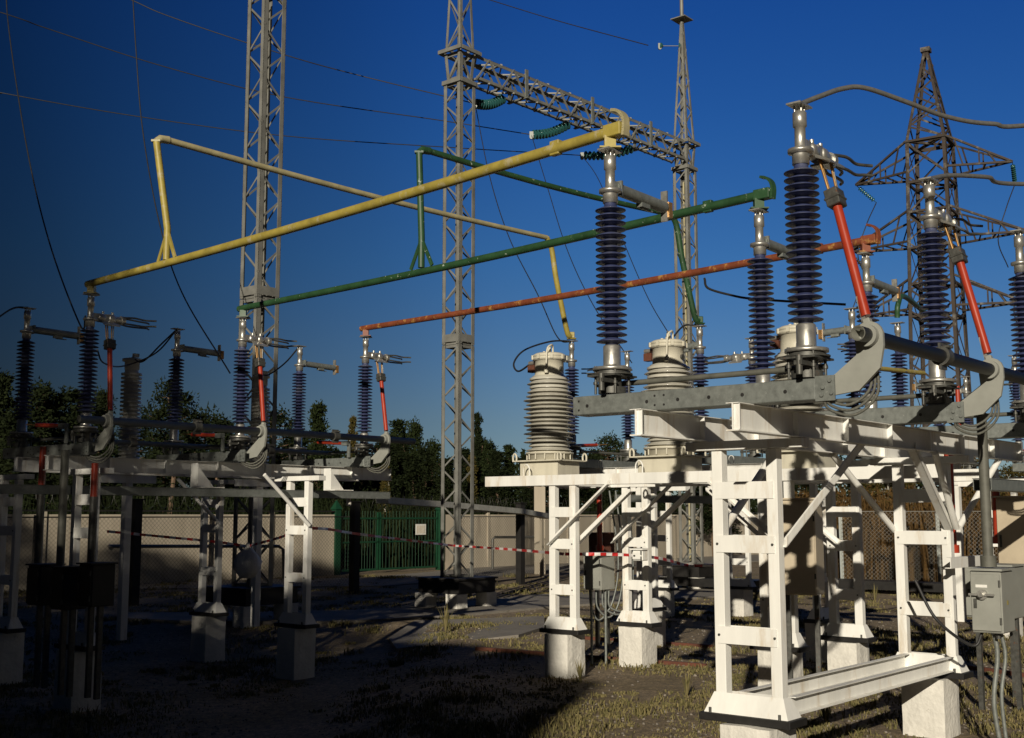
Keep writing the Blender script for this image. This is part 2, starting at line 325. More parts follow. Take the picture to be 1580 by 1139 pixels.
def lying_blade(root,y0):
    b=MB().tube([(-.17,y0,3.25),(-.17,y0+.62,3.29)],.030,12).build('lowered_blade',red,root)
    MB().box((-.17,y0-.05,3.245),(.07,.14,.07)).box((-.15,y0-.1,3.13),(.02,.06,.22)).build('blade_hinge',galv,b)
    MB().tube([(-.17,y0+.6,3.29),(-.17,y0+.88,3.31)],.010,6).tube([(-.13,y0+.6,3.29),(-.13,y0+.86,3.31)],.010,6).build('blade_tip',copper,b)
def pole(name,loc,rz,label,group,claw='N',sx=1,up=True,lying=False,arm=.78):
    t=empty(name,loc,rz,label,'disconnector',group)
    b=MB().bb((-.10,-.10,2.872),(.10,1.94,3.018)); beam=b.build('base_beam',galv,t,.006)
    for y,z,r in [(q,2.94,.014) for q in(.12,.45,.72,.98,1.25,1.80)]+[(q,zz,.009) for q in(1.10,1.18,1.88) for zz in(2.98,2.91)]: MB().cyl((-.0985,y,z),r,.003,(-1,0,0),10).build('bolt_hole',tar,beam)
    insul_parts(t,0); insul_parts(t,1.631)
    MB().tube([(.2,-.05,3.13),(.2,1.68,3.13)],.022,10).build('link_rod',shaftm,t)
    for y,k in((0,'N'),(1.631,'F')):
        if k==claw: claw_arm(t,y,sx)
        else: plain_arm(t,y,sx,arm)
    if up: blade(t,-.40)
    if lying: lying_blade(t,.30)
    return t
N1=Vector((2.03,8.131,0)); L1=Vector((-5.514,15.381,0)); SP=2.452; PL=1.631
gr='disconnector poles of the front bay'
rlabs=['disconnector pole with a raised red rod, the nearest and largest in view','disconnector pole with a raised red rod in front of the rusty pylon','disconnector pole cut by the right edge of the picture']
rp=pole('disconnector_pole',N1,TH,rlabs[0],gr)
for i in(1,2):
    c=copy_tree(rp); c.location=N1+U*SP*i; c['label']=rlabs[i]
llabs=['disconnector pole carrying the low end of the yellow busbar','disconnector pole carrying the low end of the green busbar, before the left lattice tower','disconnector pole carrying the low end of the red busbar']
lp=pole('disconnector_pole',L1,TH,llabs[0],'disconnector poles of the left bay',lying=True)
for i in(1,2):
    c=copy_tree(lp); c.location=L1+U*SP*i; c['label']=llabs[i]
P1=Vector((.99,19.6,0))
plabs=['disconnector pole close behind the leftmost cream transformer','disconnector pole under the green bend, behind the middle cream transformer','disconnector pole behind the rightmost cream transformer and its red rod']
pp=pole('disconnector_pole',P1,TH-PI/2,plabs[0],'disconnector poles behind the transformers',claw='F',sx=-1,up=False,lying=True,arm=.42)
for i in(1,2):
    c=copy_tree(pp); c.location=P1-V*SP*i; c['label']=plabs[i]
for p_,l_ in(((8.44,23.5,0),'small distant disconnector pole left of the short high red rod'),((9.1,21.4,0),'small distant disconnector pole low at the right edge, beyond the front bay')):
    c=copy_tree(pp); c.location=p_; c['label']=l_
    o=MB().bb((-.07,-.07,0),(.07,.07,2.865)).bb((-.10,-.4,2.70),(-.071,.4,2.80)).build('support_post',white,None,0,Vector(p_)+U*.8); o.rotation_euler=(0,0,TH); tag(o,'plain white post under the '+l_[:31].strip()+(' near the red rod' if 'short' in l_ else ' at the right edge'),'post','plain white posts at the right')
# drive shafts along each bay
def shaft(o,x0,x1,y,z,r,label,grp='drive shafts along the disconnector bays'):
    t=empty('drive_shaft',o,TH,label,'shaft',grp)
    MB().tube([(x0,y,z),(x1,y,z)],r,18,hollow=.008).build('tube',shaftm,t)
    for x in(1.35,3.85):
        MB().cyl((x,y,z),r+.022,.10,(1,0,0),14).box((x+.05,y,z),(.12,.02,.20)).cyl((x+.02,y-.02,z+.07),.012,.05,(0,-1,0),6).cyl((x+.08,y-.02,z+.07),.012,.05,(0,-1,0),6).build('coupling',steel,t)
shaft(N1,-.13,6.5,-.43,3.29,.052,'thick grey pipe with an open end running beneath the nearest blue insulators')
shaft(L1,-.35,5.6,-.43,3.29,.05,'dark grey pipe running past the pivots of the left disconnector bay')
shaft(L1,.3,5.2,1.1,3.13,.035,'thinner grey pipe lying behind the red rods of the left bay')
shaft(P1-V*5.4-U*.6,-.5,5.2,.2,3.12,.03,'thin grey pipe behind the long galvanised beam of the nearest disconnector')
# ---------------------------------------------------------------- ladder posts and support frames
def ladder(parent,x,y,z0=.61,z1=2.6,rungs=(1.19,1.88,2.29),m=white,sp=.18,fl=.09):
    p=MB(); o_=sp+.07; hd=.046
    for s in(-1,1):
        lo,hi=sorted((y+s*o_,y+s*(o_-fl))); p.bb((x-hd,lo,z0+.01),(x+hd,hi,z1))
    post=p.build('ladder_post',m,parent,.004)
    for z in rungs:
        for xe in(-1,1): MB().bb((x+xe*(hd+.004)-.004,y-o_+fl*.35,z-.065),(x+xe*(hd+.004)+.004,y+o_-fl*.35,z+.065)).build('rung',m,post)
    g=MB(); gy=o_+.07; gx=.11
    n=[(x-gx,y-gy,z0+.002),(x+gx,y-gy,z0+.002),(x+gx,y+gy,z0+.002),(x-gx,y+gy,z0+.002),(x-hd-.008,y-o_-.01,z0+.15),(x+hd+.008,y-o_-.01,z0+.15),(x+hd+.008,y+o_+.01,z0+.15),(x-hd-.008,y+o_+.01,z0+.15)]
    g.add(n,[(0,1,5,4),(1,2,6,5),(2,3,7,6),(3,0,4,7),(3,2,1,0)])
    g.build('base_gusset',m,post)
    for sx in(-1,1):
        for sy in(-1,1): MB().cyl((x+sx*(gx+.012),y+sy*(gy-.06),z0+.001),.012,.04,n=6).build('anchor_bolt',steel,post)
    for z in rungs[:2]:
        for sy in(-1,1): MB().cyl((x-hd-.0085,y+sy*(o_-fl*.5),z),.010,.010,(-1,0,0),6).build('rung_bolt',steel,post)
    MB().bb((x-gx-.03,y-gy-.03,z0-.055),(x+gx+.03,y+gy+.03,z0)).build('base_plate',tar,post,.004)
    return post
def footing(wp,h,label,w=.42,grp='whitewashed concrete footings under the steel posts',z0=None):
    z=gz(wp.x,wp.y) if z0 is None else z0
    b=MB(); n=7; rnd=random.Random(int(wp.x*991+wp.y*77)); vs=[]; fs=[]
    # slightly uneven block, chipped edges
    ring=[]
    k=8; lv=5
    for j in range(lv):
        zz=-.3+(h-z+.3)*j/(lv-1)
        for i in range(4*4):
            s=i//4; t=(i%4)/4; a=[(-1,-1),(1,-1),(1,1),(-1,1)][s]; c=[(1,-1),(1,1),(-1,1),(-1,-1)][s]
            px=a[0]+(c[0]-a[0])*t; py=a[1]+(c[1]-a[1])*t
            q=w/2*(1+rnd.uniform(-.025,.02))*(.955 if i%4==0 else 1)
            vs.append((px*q,py*q,zz+(rnd.uniform(-.012,0) if j==lv-1 else 0)))
    for j in range(lv-1):
        for i in range(16): fs.append((j*16+i,j*16+(i+1)%16,(j+1)*16+(i+1)%16,(j+1)*16+i))
    fs.append(tuple((lv-1)*16+i for i in range(16)))
    b.add(vs,fs); o=b.build('concrete_footing',limewash,None,0,Vector((wp.x,wp.y,z))); o.rotation_euler=(0,0,TH)
    return tag(o,label,'footing',grp)
def loc2w(o,x,y): return Vector(o)+U*x+V*y
def frame_disc(o,label,posts,x0=-.3,x1=5.9,zb0=2.66,four=False,plate=.61,sp=.18,rz=TH):
    t=empty('portal_support',o,rz,label,'support frame','white steel frames carrying the disconnectors')
    for(x,y) in posts: ladder(t,x,y,plate,sp=sp)
    caps=sorted(set((x,y) for x,y in posts))
    for(x,y) in caps: MB().bb((x-.07,y-.50,2.602),(x+.07,y+.50,2.672)).build('cap_beam',white,t,.003)
    for y in(.42,1.22):
        b=MB().bb((x0,y-.004,2.685),(x1,y+.004,2.865)); b.bb((x0,y-.05,2.675),(x1,y+.05,2.6845)); b.bb((x0,y-.05,2.8655),(x1,y+.05,2.8705))
        for q in range(8):
            xx=x0+.02+q*(x1-x0-.04)/7; b.bb((xx-.004,y-.048,2.686),(xx+.004,y-.0045,2.864))
        b.build('long_beam',white,t)
    for x in(0,SP,2*SP):
        b=MB()
        for yy in(.42,1.22): b.bb((x-.13,yy-.04,2.866),(x+.13,yy+.04,2.8715))
        b.build('seat_plate',galv,t)
        MB().tube(spline([(x+.22,.42,2.87),(x+.22,.42,2.97),(x+.26,.42,3.0),(x+.30,.42,2.97),(x+.30,.42,2.87)],5),.007,6).build('lifting_eye',white,t)
    # corner trusses between the beams
    return t
fr=frame_disc(N1,'white steel frame on two ladder posts carrying the nearest disconnectors',[(.69,.865),(4.17,.83)],sp=.21)
b=MB().angle((.72,.555,1.86),(1.85,.40,2.67),.075,.008,(0,0,1),(0,1,0)); b.build('brace',white,fr)
b=MB().angle((4.13,.53,1.95),(2.95,.40,2.67),.075,.008,(0,0,1),(0,1,0)); b.build('brace',white,fr)
MB().tube([(4.15,.50,1.98),(3.35,.38,2.67)],.032,10).build('brace',white,fr)
MB().tube([(4.15,1.12,1.95),(3.0,1.22,2.67)],.032,10).build('brace',white,fr)
MB().tube([(.72,1.12,1.95),(1.9,1.22,2.67)],.032,10).build('brace',white,fr)
MB().tube([(4.22,.50,1.98),(5.2,.40,2.67)],.032,10).build('brace',white,fr)
for y in(.60,1.03):
    MB().bb((.775,y-.004,.63),(4.065,y+.004,.75)).bb((.775,y-.055,.7505),(4.065,y+.004,.757)).bb((.775,y-.055,.6225),(4.065,y+.004,.6295)).build('tie_channel',white,fr)
for i,(x,y) in enumerate([(.69,.82),(4.15,.82)]):
    wp=loc2w(N1,x,y); footing(wp,.555,['whitewashed footing at the bottom edge under the largest ladder post','chipped whitewashed footing under the ladder post left of the grey drive cabinet'][i],.43)
lpos=[Vector((-5.3,14.9,0)),Vector((-3.15,17.75,0)),Vector((-7.15,17.1,0)),Vector((-4.95,19.8,0))]
def w2l(o,p): d=p-Vector(o); return (d.dot(U),d.dot(V))
fl=frame_disc(L1,'white steel frame on ladder posts carrying the left disconnectors',[w2l(L1,p) for p in lpos],plate=.53)
for i,p in enumerate(lpos):
    footing(p,.475,['whitewashed footing in the deep shade by the dark cabinets','whitewashed footing in front of the left lattice tower, right of the pair','whitewashed footing at the left edge in deep shade','whitewashed footing with a small hole, left of the tarred tower base'][i],.41)
for(x0,x1,y) in((.1,-1.1,.42),(3.3,4.3,.42),(2.9,1.9,1.22)):
    pass
pl=[w2l(L1,p) for p in lpos]
for k,(x,y) in enumerate(pl):
    for s in((),(-1,),(),(-1,))[k]: MB().tube([(x+s*.03,y-.27,1.95),(x+s*.85,y-.24,2.67)],.03,8).build('brace',white,fl)
frame_disc(P1,'white steel frame behind the cream transformers, mostly hidden',[(.9,.82),(3.95,.82)],rz=TH-PI/2)
for x,l in((.9,'whitewashed footing far behind the small grey junction box'),(3.95,'whitewashed footing in the shade below the beige cabinet')): footing(P1-V*x+U*.82,.555,l,.42)
# transformer frame
MID=Vector((1.23,16.55,0))
Cp,Dp=Vector((.695,16.03,0)),Vector((1.767,17.06,0)); Gp=Cp-V*3.12; Ep=Dp-V*3.12
def ct(px,Yf,label):
    t=(px-790)/F; m=Cp+U*.36
    k=(m.x-t*m.y)/(-(-V.x)+ (t*-V.y)) if False else (t*m.y-m.x)/((-V.x)+t*V.y)
    p=m-V*k; return p
tf=empty('transformer_frame',MID,TH,'white steel frame on four ladder posts carrying the cream transformers','support frame')
for p in(Cp,Dp,Gp,Ep): ladder(tf,*w2l(MID,p),.61,2.49,(1.12,1.72,2.14),sp=.15,fl=.10)
xc=w2l(MID,Cp)[0]; xd=w2l(MID,Dp)[0]
for x in(xc,xd): MB().bb((x-.07,-5.1,2.495),(x+.07,1.42,2.635)).build('long_beam',white,tf,.003)
for y in [w2l(MID,Vector((q.x,q.y,0)))[1]+o_ for q in [ct(848,0,''),ct(1033,0,''),ct(1235,0,'')] for o_ in(-.25,.25)]: MB().bb((xc+.075,y-.05,2.50),(xd-.075,y+.05,2.62)).build('cross_beam',white,tf)
yc=w2l(MID,Cp)[1]; yg=w2l(MID,Gp)[1]
for(a,bq,s) in((yc,-1,1),(yg,1,1)):
    for x in(xc,xd):
        MB().angle((x-.095,a-bq*.17,1.70),(x-.095,a+bq*.82,2.49),.07,.008,(0,0,1),(-1,0,0)).build('brace',white,tf)
        MB().angle((x+.095,a+bq*.12,1.70),(x+.095,a+bq*1.0,2.40),.07,.008,(0,0,1),(1,0,0)).build('brace',white,tf)
for yq in(.75,-1.1): MB().tube(spline([(xc-.03,yq,2.635),(xc-.03,yq,2.74),(xc-.03,yq-.05,2.79),(xc-.03,yq-.10,2.74),(xc-.03,yq-.10,2.635)],5),.010,6).build('lifting_eye',white,tf)
for p,l in((Cp,'whitewashed footing under the leftmost transformer, half in shadow'),(Dp,'whitewashed footing behind the small grey junction box'),(Gp,'whitewashed footing seen through the largest ladder post'),(Ep,'whitewashed footing below the beige cabinet')): footing(p,.555,l,.40)
# ---------------------------------------------------------------- current transformers
def make_ct(loc,label):
    t=empty('current_transformer',(loc.x,loc.y,0),TH,label,'transformer','cream current transformers on the white frame')
    zz=lambda y:at(848,y,cts[0].y).z
    zp=zz(713)
    MB().bb((-.25,-.33,2.638),(.25,.33,zp)).build('plinth',cream,t,.004)
    MB().bb((-.32,-.41,zp+.001),(.32,.41,zp+.018)).build('mounting_plate',cream,t)
    for sx in(-1,1):
        for sy in(-1,1): MB().tube(spline([(sx*.29,sy*.36,zp+.01),(sx*.29,sy*.36,zp+.08),(sx*.29,sy*.39,zp+.115),(sx*.29,sy*.42,zp+.08),(sx*.29,sy*.42,zp+.01)],4),.014,6).build('lifting_eye',cream,t)
    z1=zz(697); zb=zp+.02
    base=MB().lathe([(0,zb),(.29,zb),(.29,z1-.04),(.335,z1-.035),(.335,z1-.015),(.29,z1-.01),(.27,z1+.02)],n=32)
    for k in range(14):
        a=2*PI*k/14; base.cyl((.315*math.cos(a),.315*math.sin(a),zb+.01),.011,z1-zb-.02,n=6)
    base.build('base_tank',cream,t)
    ht=zz(582); n=9; st=(ht-z1)/n; ri=.235; p=[(ri,z1-.01)]
    for k in range(n):
        z=z1+.005+k*st; r=.365 if k<n-2 else .315
        if k==0: r=.33
        for r_,f in((r,0),(r-.035,.5)):
            q=z+f*st; p+=[(ri+.01,q),(r_-.05,q+st*.05),(r_-.004,q+st*.03),(r_,q+st*.06),(r_-.006,q+st*.10),(ri+.045,q+st*.26),(ri+.012,q+st*.40)]
    p+=[(ri,ht+.01)]
    MB().lathe(p,n=48).build('porcelain',porc,t)
    h0,h1=ht,zz(547)
    hd=MB().lathe([(.235,h0),(.205,h0+.03),(.202,h1-.09),(.235,h1-.085),(.235,h1-.05),(.215,h1-.048),(.235,h1-.045),(.235,h1-.015),(.19,h1+.01),(0,h1+.02)],n=36)
    for k in range(8):
        a=2*PI*k/8; hd.box((.235*math.cos(a),.235*math.sin(a),h1-.05),(.035,.04,.06),Matrix.Rotation(a,3,'Z'))
    hd.cyl((-.08,-.06,h1),.028,.09,n=8).cyl((.06,.05,h1),.022,.07,n=8).cyl((0,.09,h1),.02,.05,n=8)
    h=hd.build('head_tank',cream,t)
    MB().tube(spline([(-.07,-.12,h1),(-.09,-.13,h1+.10),(-.16,-.15,h1+.10),(-.215,-.13,h1+.03),(-.225,-.12,h1-.25)],5),.014,6).cyl((-.225,-.12,h1-.29),.03,.06,n=8).build('terminal',cream,h)
    MB().box((-.03,.27,h1-.19),(.10,.12,.10)).build('terminal_plate',redrust,h)
    MB().cyl((.0,-.20,h1-.22),.035,.03,(0,-1,0),12).build('terminal_bushing',steel,h)
    MB().tube([(0,.19,h1-.10),(.0,.36,h1-.10)],.03,10).build('terminal_stud',silver,h)
    return t
cts=[ct(848,0,''),ct(1033,0,''),ct(1235,0,'')]
c0=make_ct(cts[0],'cream ribbed transformer, leftmost of three and standing clear against the sky')
for i,l in((1,'cream ribbed transformer crossed by the grey beam of the nearest disconnector'),(2,'cream ribbed transformer hidden behind the foot of the largest blue insulator')):
    c=copy_tree(c0); c.location=(cts[i].x,cts[i].y,0); c['label']=l
# white columns of the left bay
def white_col(p,label):
    t=empty('instrument_transformer',p,TH,label,'transformer','slender white transformers of the left bay')
    zt=4.72-p.z
    MB().lathe(sheds_profile(3.0,4.45,22,.17,.115),n=26).build('porcelain',porc,t)
    MB().lathe([(0,2.75),(.16,2.75),(.16,2.95),(.12,3.0)],n=20).build('base',cream,t)
    MB().lathe([(.10,4.46),(.12,4.50),(.12,4.62),(.16,4.63),(.16,4.67),(0,4.70)],n=20).box((0,-.1,4.72),(.1,.05,.06)).build('head',cream,t)
    MB().bb((-.5,-.06,2.62),(.5,.06,2.745)).build('cross_beam',white,t)
    MB().bb((-.06,-.06,.1),(.06,.06,2.615)).build('column',white,t)
w1=atz(187,19.6,0); w2=atz(393,22.0,0)
white_col(w1,'slender white transformer behind the red rod below the yellow busbar end'); white_col(w2,'slender white transformer in front of the left lattice tower')
# ---------------------------------------------------------------- busbars
BZ=5.12
def bus(name,a,b,r,m,label,ext0=.12,ext1=.12,hook=True,zoff=0):
    a=Vector(a); b=Vector(b); d=(b-a).normalized(); t=empty(name,(a.x,a.y,a.z),0,label,'busbar','painted tubular busbars'); 
    A=Vector((0,0,0)); B=b-a
    n=14; pts=[A-d*ext0]+[A+(B)*(k/n)+Vector((0,0,-.035*math.sin(PI*k/n))) for k in range(n+1)]+[B+d*ext1]
    MB().tube(pts,r,16).build('pipe',m,t)
    for q in(A,B): MB().box(q+Vector((0,0,-r-.035)),(.09,.09,.09)).box(q+Vector((0,0,-r-.086)),(.17,.13,.012)).build('foot_clamp',m,t)
    if hook:
        e=B+d*ext1; s=Vector((-d.y,d.x,0))
        MB().bar(e-d*.15,e+d*.02,r*2.25,r*2.2).build('end_clamp',m,t,.005); MB().bar(e-d*.75,e-d*.65,r*1.2,r*2.6).build('joint_plate',m,t,.005)
        z_=Vector((0,0,1)); hp=spline([e+d*.035-z_*.06,e+d*.045+z_*.03,e+d*.03+z_*.10,e-d*.02+z_*.15,e-d*.08+z_*.17],5); hb=MB()
        for q0,q1 in zip(hp[:-1],hp[1:]): hb.bar(q0,q1+(q1-q0)*.2,.07,.024,up=(q1-q0).cross(s))
        hb.build('hook',yellowp if m is yellow else m,t)
    return t,A,B,a
F1=N1+V*PL
zL=BZ
yb=bus('busbar',(L1.x,L1.y,zL),(F1.x,F1.y,BZ),.047,yellow,'long yellow busbar rising from the far left insulator to the second nearest one')
gb=bus('busbar',(L1+U*SP)+Vector((0,0,zL)),(F1+U*SP)+Vector((0,0,BZ)),.045,green,'long green busbar below the yellow one')
rb=bus('busbar',(L1+U*SP*2)+Vector((0,0,zL)),(F1+U*SP*2)+Vector((0,0,BZ)),.045,redbus,'rusty red busbar, lowest of the long bars')
def upper(pb,t,ztop,Pend,m1,m2,label,lx=0):
    a=pb[3]+pb[2]*t; d=pb[2].normalized(); o=Vector((a.x,a.y,a.z-.02)); q=empty('riser_busbar',o,0,label,'busbar','painted tubular busbars')
    top=Vector((lx,0,ztop-a.z)); base=Vector((0,0,.42))
    MB().tube([Vector((0,0,.04)),base,top],.042,14).build('riser',m1,q)
    for s in(-1,1): MB().bar(d*s*.20+Vector((0,0,.04)),base+Vector((0,0,-.02)),.05,.018,(d.y,-d.x,0)).build('strut',m1,q)
    E=Vector(Pend)-o; dd=Vector((E.x,E.y,0)); LL=dd.length; dh=dd/LL
    zt=top.z
    MB().box(top+Vector((0,0,.01)),(.11,.08,.025)).tube([top+Vector((0,0,.0)),top+dh*.05+Vector((0,0,.05)),top+dh*.16+Vector((0,0,.06))],.050,12).build('top_clamp',m2,q)
    st=top+dh*.10+Vector((0,0,.06)); bend=Vector((E.x,E.y,0))-dh*.62; bend.z=zt+.02
    ze=E.z
    n=10; line=[st+(bend-st)*(k/n)-Vector((0,0,.05*math.sin(PI*k/n))) for k in range(n+1)]
    drop=spline([bend,bend+dh*.12+Vector((0,0,-.16)),bend+dh*.22+Vector((0,0,-.6)),bend+dh*.34+Vector((0,0,-1.0)),bend+dh*.52+Vector((0,0,ze-bend.z+.02)),Vector((E.x,E.y,ze+.0))],6)
    MB().tube(line,.040,14).build('pipe',m2,q)
    MB().tube(drop,.045,12).build('bent_end',m1 if m1 is not m2 else m2,q)
    MB().box((E.x,E.y,ze+.0),(.10,.10,.10)).box((E.x,E.y,ze-.06),(.16,.12,.02)).build('end_clamp',m1,q,.01)
upper(yb,.217,6.62,(P1.x,P1.y,5.07),yellow,yellowp,'upper yellow riser with a faded pipe ending above the leftmost transformer',-.17)
P2=P1-V*SP
upper(gb,.4486,6.62,(P2.x,P2.y,5.07),green,green,'upper green riser and pipe curving down behind the middle transformer',-.04)
P3=P1-V*SP*2+U*PL
mesh_thing(MB().tube(spline([P3+Vector((0,0,5.05)),P3+Vector((.02,.0,5.25)),P3+Vector((.25,.4,5.45)),P3+Vector((1.2,2.2,5.5))],6),.04,10),'riser_busbar',green,'short green pipe bending up low behind the middle disconnector','busbar','painted tubular busbars')
mesh_thing(MB().tube([atz(1335,16.5,4.15),atz(1425,18.3,4.28)],.035,10),'earthing_rod',yellow,'thin yellow rod seen between the two right insulators','rod')
# ---------------------------------------------------------------- cables near the equipment
def wire(pts,r,m,label,cat='cable',name='cable',grp=None,n=10,sub=8):
    return mesh_thing(MB().tube(spline(pts,n),r,sub),name,m,label,cat,grp,org=pts[0])
N2=N1+U*SP; N3=N1+U*2*SP
wire([N1+Vector((0,0,4.98)),at(1262,150,8.25),at(1300,137,8.4),at(1335,136,8.5),at(1400,158,8.7),at(1460,180,8.9),at(1530,191,9.1),at(1640,188,9.4),at(2200,120,11)],.019,alu,'thick grey cable arching away from the nearest insulator top','cable')
wire([N2+Vector((0,0,4.98)),at(1465,271,10.3),at(1520,273,10.6),at(1640,283,11.3),at(2300,250,13)],.021,alu,'thick grey cable leaving the second red rod insulator to the right')
tt=lambda p,z:Vector((p.x,p.y,z))
wire([tt(P1,4.97),at(850,527,19),at(810,540,18.2),at(793,560,17.8),at(800,573,17.5),tt(cts[0]+V*.3,4.26)],.014,cable,'thin black cable looping out left of the leftmost transformer')
wire([tt(P2,4.97),at(1055,503,18),at(1030,530,16.9),tt(cts[1],4.48)],.014,cable,'short black cable to the head of the middle transformer')
wire([at(1087,430,15.5),at(1093,445,15.3),at(1130,456,15),at(1160,461,14.8),at(1230,466,14.6),at(1305,470,14.4)],.016,cable,'black cable passing behind the green busbar pole and the nearest insulator')
F1L=L1+V*PL; F2L=F1L+U*SP; F3L=F2L+U*SP
wire([F1L+Vector((0,0,4.98)),at(20,476,16.2),at(-10,495,15.8),at(-80,540,15),at(-300,640,14),at(-700,560,14)],.013,cable,'thin black cable leaving the leftmost insulator to the left edge')
wire([F2L+Vector((0,0,4.98)),at(250,530,18.9),at(220,558,19.2),tt(w1,4.7)],.013,cable,'thin black cable hanging down to the slender white transformer at left')
wire([F3L+Vector((0,0,4.98)),at(440,560,20.5),at(415,578,21.2),tt(w2,4.7)],.013,cable,'thin black cable down to the white transformer by the left tower')
wire([F2L+Vector((0,0,4.98)),at(240,545,18.7),at(190,565,18.4),at(160,560,17),at(150,540,16)],.012,cable,'thin black cable crossing low behind the yellow busbar column')
# ---------------------------------------------------------------- lattice towers
def lattice(root,base,w0,w1,z0,z1,n,m,leg=.07,br=.035,name='bracing'):
    def c(z,i):
        t=(z-z0)/(z1-z0); w=(w0+(w1-w0)*t)/2; s=[(-1,-1),(1,-1),(1,1),(-1,1)][i]; return Vector((base[0]+s[0]*w,base[1]+s[1]*w,z))
    for i in range(4):
        s=[(-1,-1),(1,-1),(1,1),(-1,1)][i]
        MB().angle(c(z0,i),c(z1,i),leg,leg*.13,(-s[0],0,0),(0,-s[1],0)).build('leg',m,root)
    for i in range(4):
        b=MB(); j=(i+1)%4; nr=[Vector((0,-1,0)),Vector((1,0,0)),Vector((0,1,0)),Vector((-1,0,0))][i]
        ins=-nr*leg*.3
        for k in range(n):
            za=z0+(z1-z0)*k/n; zb=z0+(z1-z0)*(k+1)/n
            p,q=(c(za,i),c(zb,j)) if (k+i)%2 else (c(za,j),c(zb,i))
            b.bar(p+ins,q+ins,br*.25,br,up=nr.cross((q-p).normalized()))
        for z in(z0+.02,z1-.03): b.bar(c(z,i)+ins*1.6,c(z,j)+ins*1.6,br*.25,br*1.6,up=(0,0,1))
        b.build(name,m,root)
def tower(loc,w,zj,label,top='taper',rz=TH,plinth_h=.62,joint=True):
    t=empty('lattice_tower',(loc.x,loc.y,0),rz,label,'tower','portal towers')
    zm=.72+(zj-.72)*.47
    lattice(t,(0,0),w,w,.70,zm-.16,13,latt,leg=.10,br=.038)
    g=MB()
    for i in range(4):
        a=[(-1,0),(0,-1),(1,0),(0,1)][i]; g.box((a[0]*w/2,a[1]*w/2,zm),(.012 if a[0] else w-.02,.012 if a[1] else w-.02,.18))
    g.build('splice_plate',latt,t)
    lattice(t,(0,0),w,w,zm-.14,zj,13,latt,leg=.10,br=.038)
    g=MB(); hw=w/2+.02
    for s in(-1,1): g.box((s*hw,0,zj+.03),(.04,w+.06,.10)); g.box((0,s*hw,zj+.03),(w+.06-.09,.04,.10))
    g.build('collar',latt,t)
    lattice(t,(0,0),w*.8,w*.98,zj+.1,zj+.75,1,latt,leg=.09,br=.06)
    g=MB()
    for s in(-1,1): g.box((s*(hw+.06),0,zj+.80),(.06,w+.2,.09)); g.box((0,s*(hw+.06),zj+.80),(w+.2-.13,.06,.09))
    g.build('collar',latt,t)
    if top=='spire':
        lattice(t,(0,0),w*.92,w*.16,zj+.86,zj+4.7,8,latt,leg=.07,br=.04)
        MB().tube([(0,0,zj+4.6),(0,0,zj+9.5)],[.06,.035],10).build('lightning_rod',latt,t)
        MB().box((0,0,zj+4.72),(.5,.5,.03)).build('rod_seat',latt,t)
    else: lattice(t,(0,0),w*.92,w*.30,zj+.86,zj+5.5,7,latt,leg=.07,br=.04)
    # cable conduit running up a leg
    MB().tube([(w*.18,w*.2,.8),(w*.18,w*.2,zj-.3)],.03,8).build('conduit',yellowp,t)
    b=MB().bb((-w/2-.35,-w/2-.35,.36),(w/2+.35,w/2+.35,.66)); b.bb((-w/2-.40,-w/2-.40,.661),(w/2+.40,w/2+.40,.70)); b.build('tarred_slab',tar,t)
    return t
mt=Vector((at(705,900,27.6).x,27.6,0)); rt=Vector((at(1066,800,34.7).x,34.7,0)); lt=Vector((at(389,900,24.1).x,24.1,0))
tower(lt,.57,13.3,'tall lattice tower at left, nearest of the three portal towers')
tower(mt,.54,12.35,'lattice tower in the middle carrying the left end of the truss girder')
tower(rt,.51,12.35,'slender lattice tower with a lightning rod at the right end of the girder',top='spire')
for p,ls in((lt,['whitewashed block under the left tower base, left one','whitewashed block under the left tower base, right one','whitewashed block at the back of the left tower base']),(mt,['whitewashed block with a hole under the middle tower base, left one','whitewashed block under the middle tower base, right one','whitewashed block at the back of the middle tower base']),(rt,['small whitewashed block under the spired tower, left one','small whitewashed block under the spired tower, right one','small whitewashed block at the back of the spired tower'])):
    for (a,b),l in zip(((-.5,-.45),(.5,-.45),(-.5,.5)),ls): footing(p+U*a+V*b,.36,l,.36,'whitewashed blocks under the towers')
# girder between the middle and the right tower
def girder():
    d=rt-mt; d.z=0; Lg=d.length; ang=math.atan2(d.y,d.x)
    t=empty('truss_girder',(mt.x,mt.y,12.55),ang,'grey truss girder spanning between the two right towers','girder')
    h=.60; wd=.50; n=20; x0=.33; x1=Lg-.33
    cs=[(-wd/2,0),(wd/2,0),(wd/2,h),(-wd/2,h)]
    for y,z in cs: MB().angle((x0,y,z),(x1,y,z),.08,.012,(0,-1 if y>0 else 1,0),(0,0,1 if z==0 else -1)).build('chord',latt,t)
    for i in range(4):
        b=MB(); (ya,za),(yb_,zb)=cs[i],cs[(i+1)%4]
        for k in range(n):
            xa=x0+(x1-x0)*k/n; xb=x0+(x1-x0)*(k+1)/n
            p,q=(Vector((xa,ya,za)),Vector((xb,yb_,zb))) if k%2 else (Vector((xa,yb_,zb)),Vector((xb,ya,za)))
            b.bar(p,q,.035,.035); 
            if i%2==0 and k%2==0: b.bar(Vector((xa,ya,za)),Vector((xa,yb_,zb)),.05,.05)
        b.build('bracing',latt,t)
    for f in(.22,.5,.78):
        x=Lg*f; MB().bb((x-.04,-wd/2-.1,-.03),(x+.04,wd/2+.1,-.005)).bb((x-.05,-wd/2-.06,.0),(x+.05,-wd/2-.02,h+.12)).bb((x-.05,wd/2+.02,.0),(x+.05,wd/2+.06,h+.12)).build('hanger_bracket',galv,t)
    return t
girder()
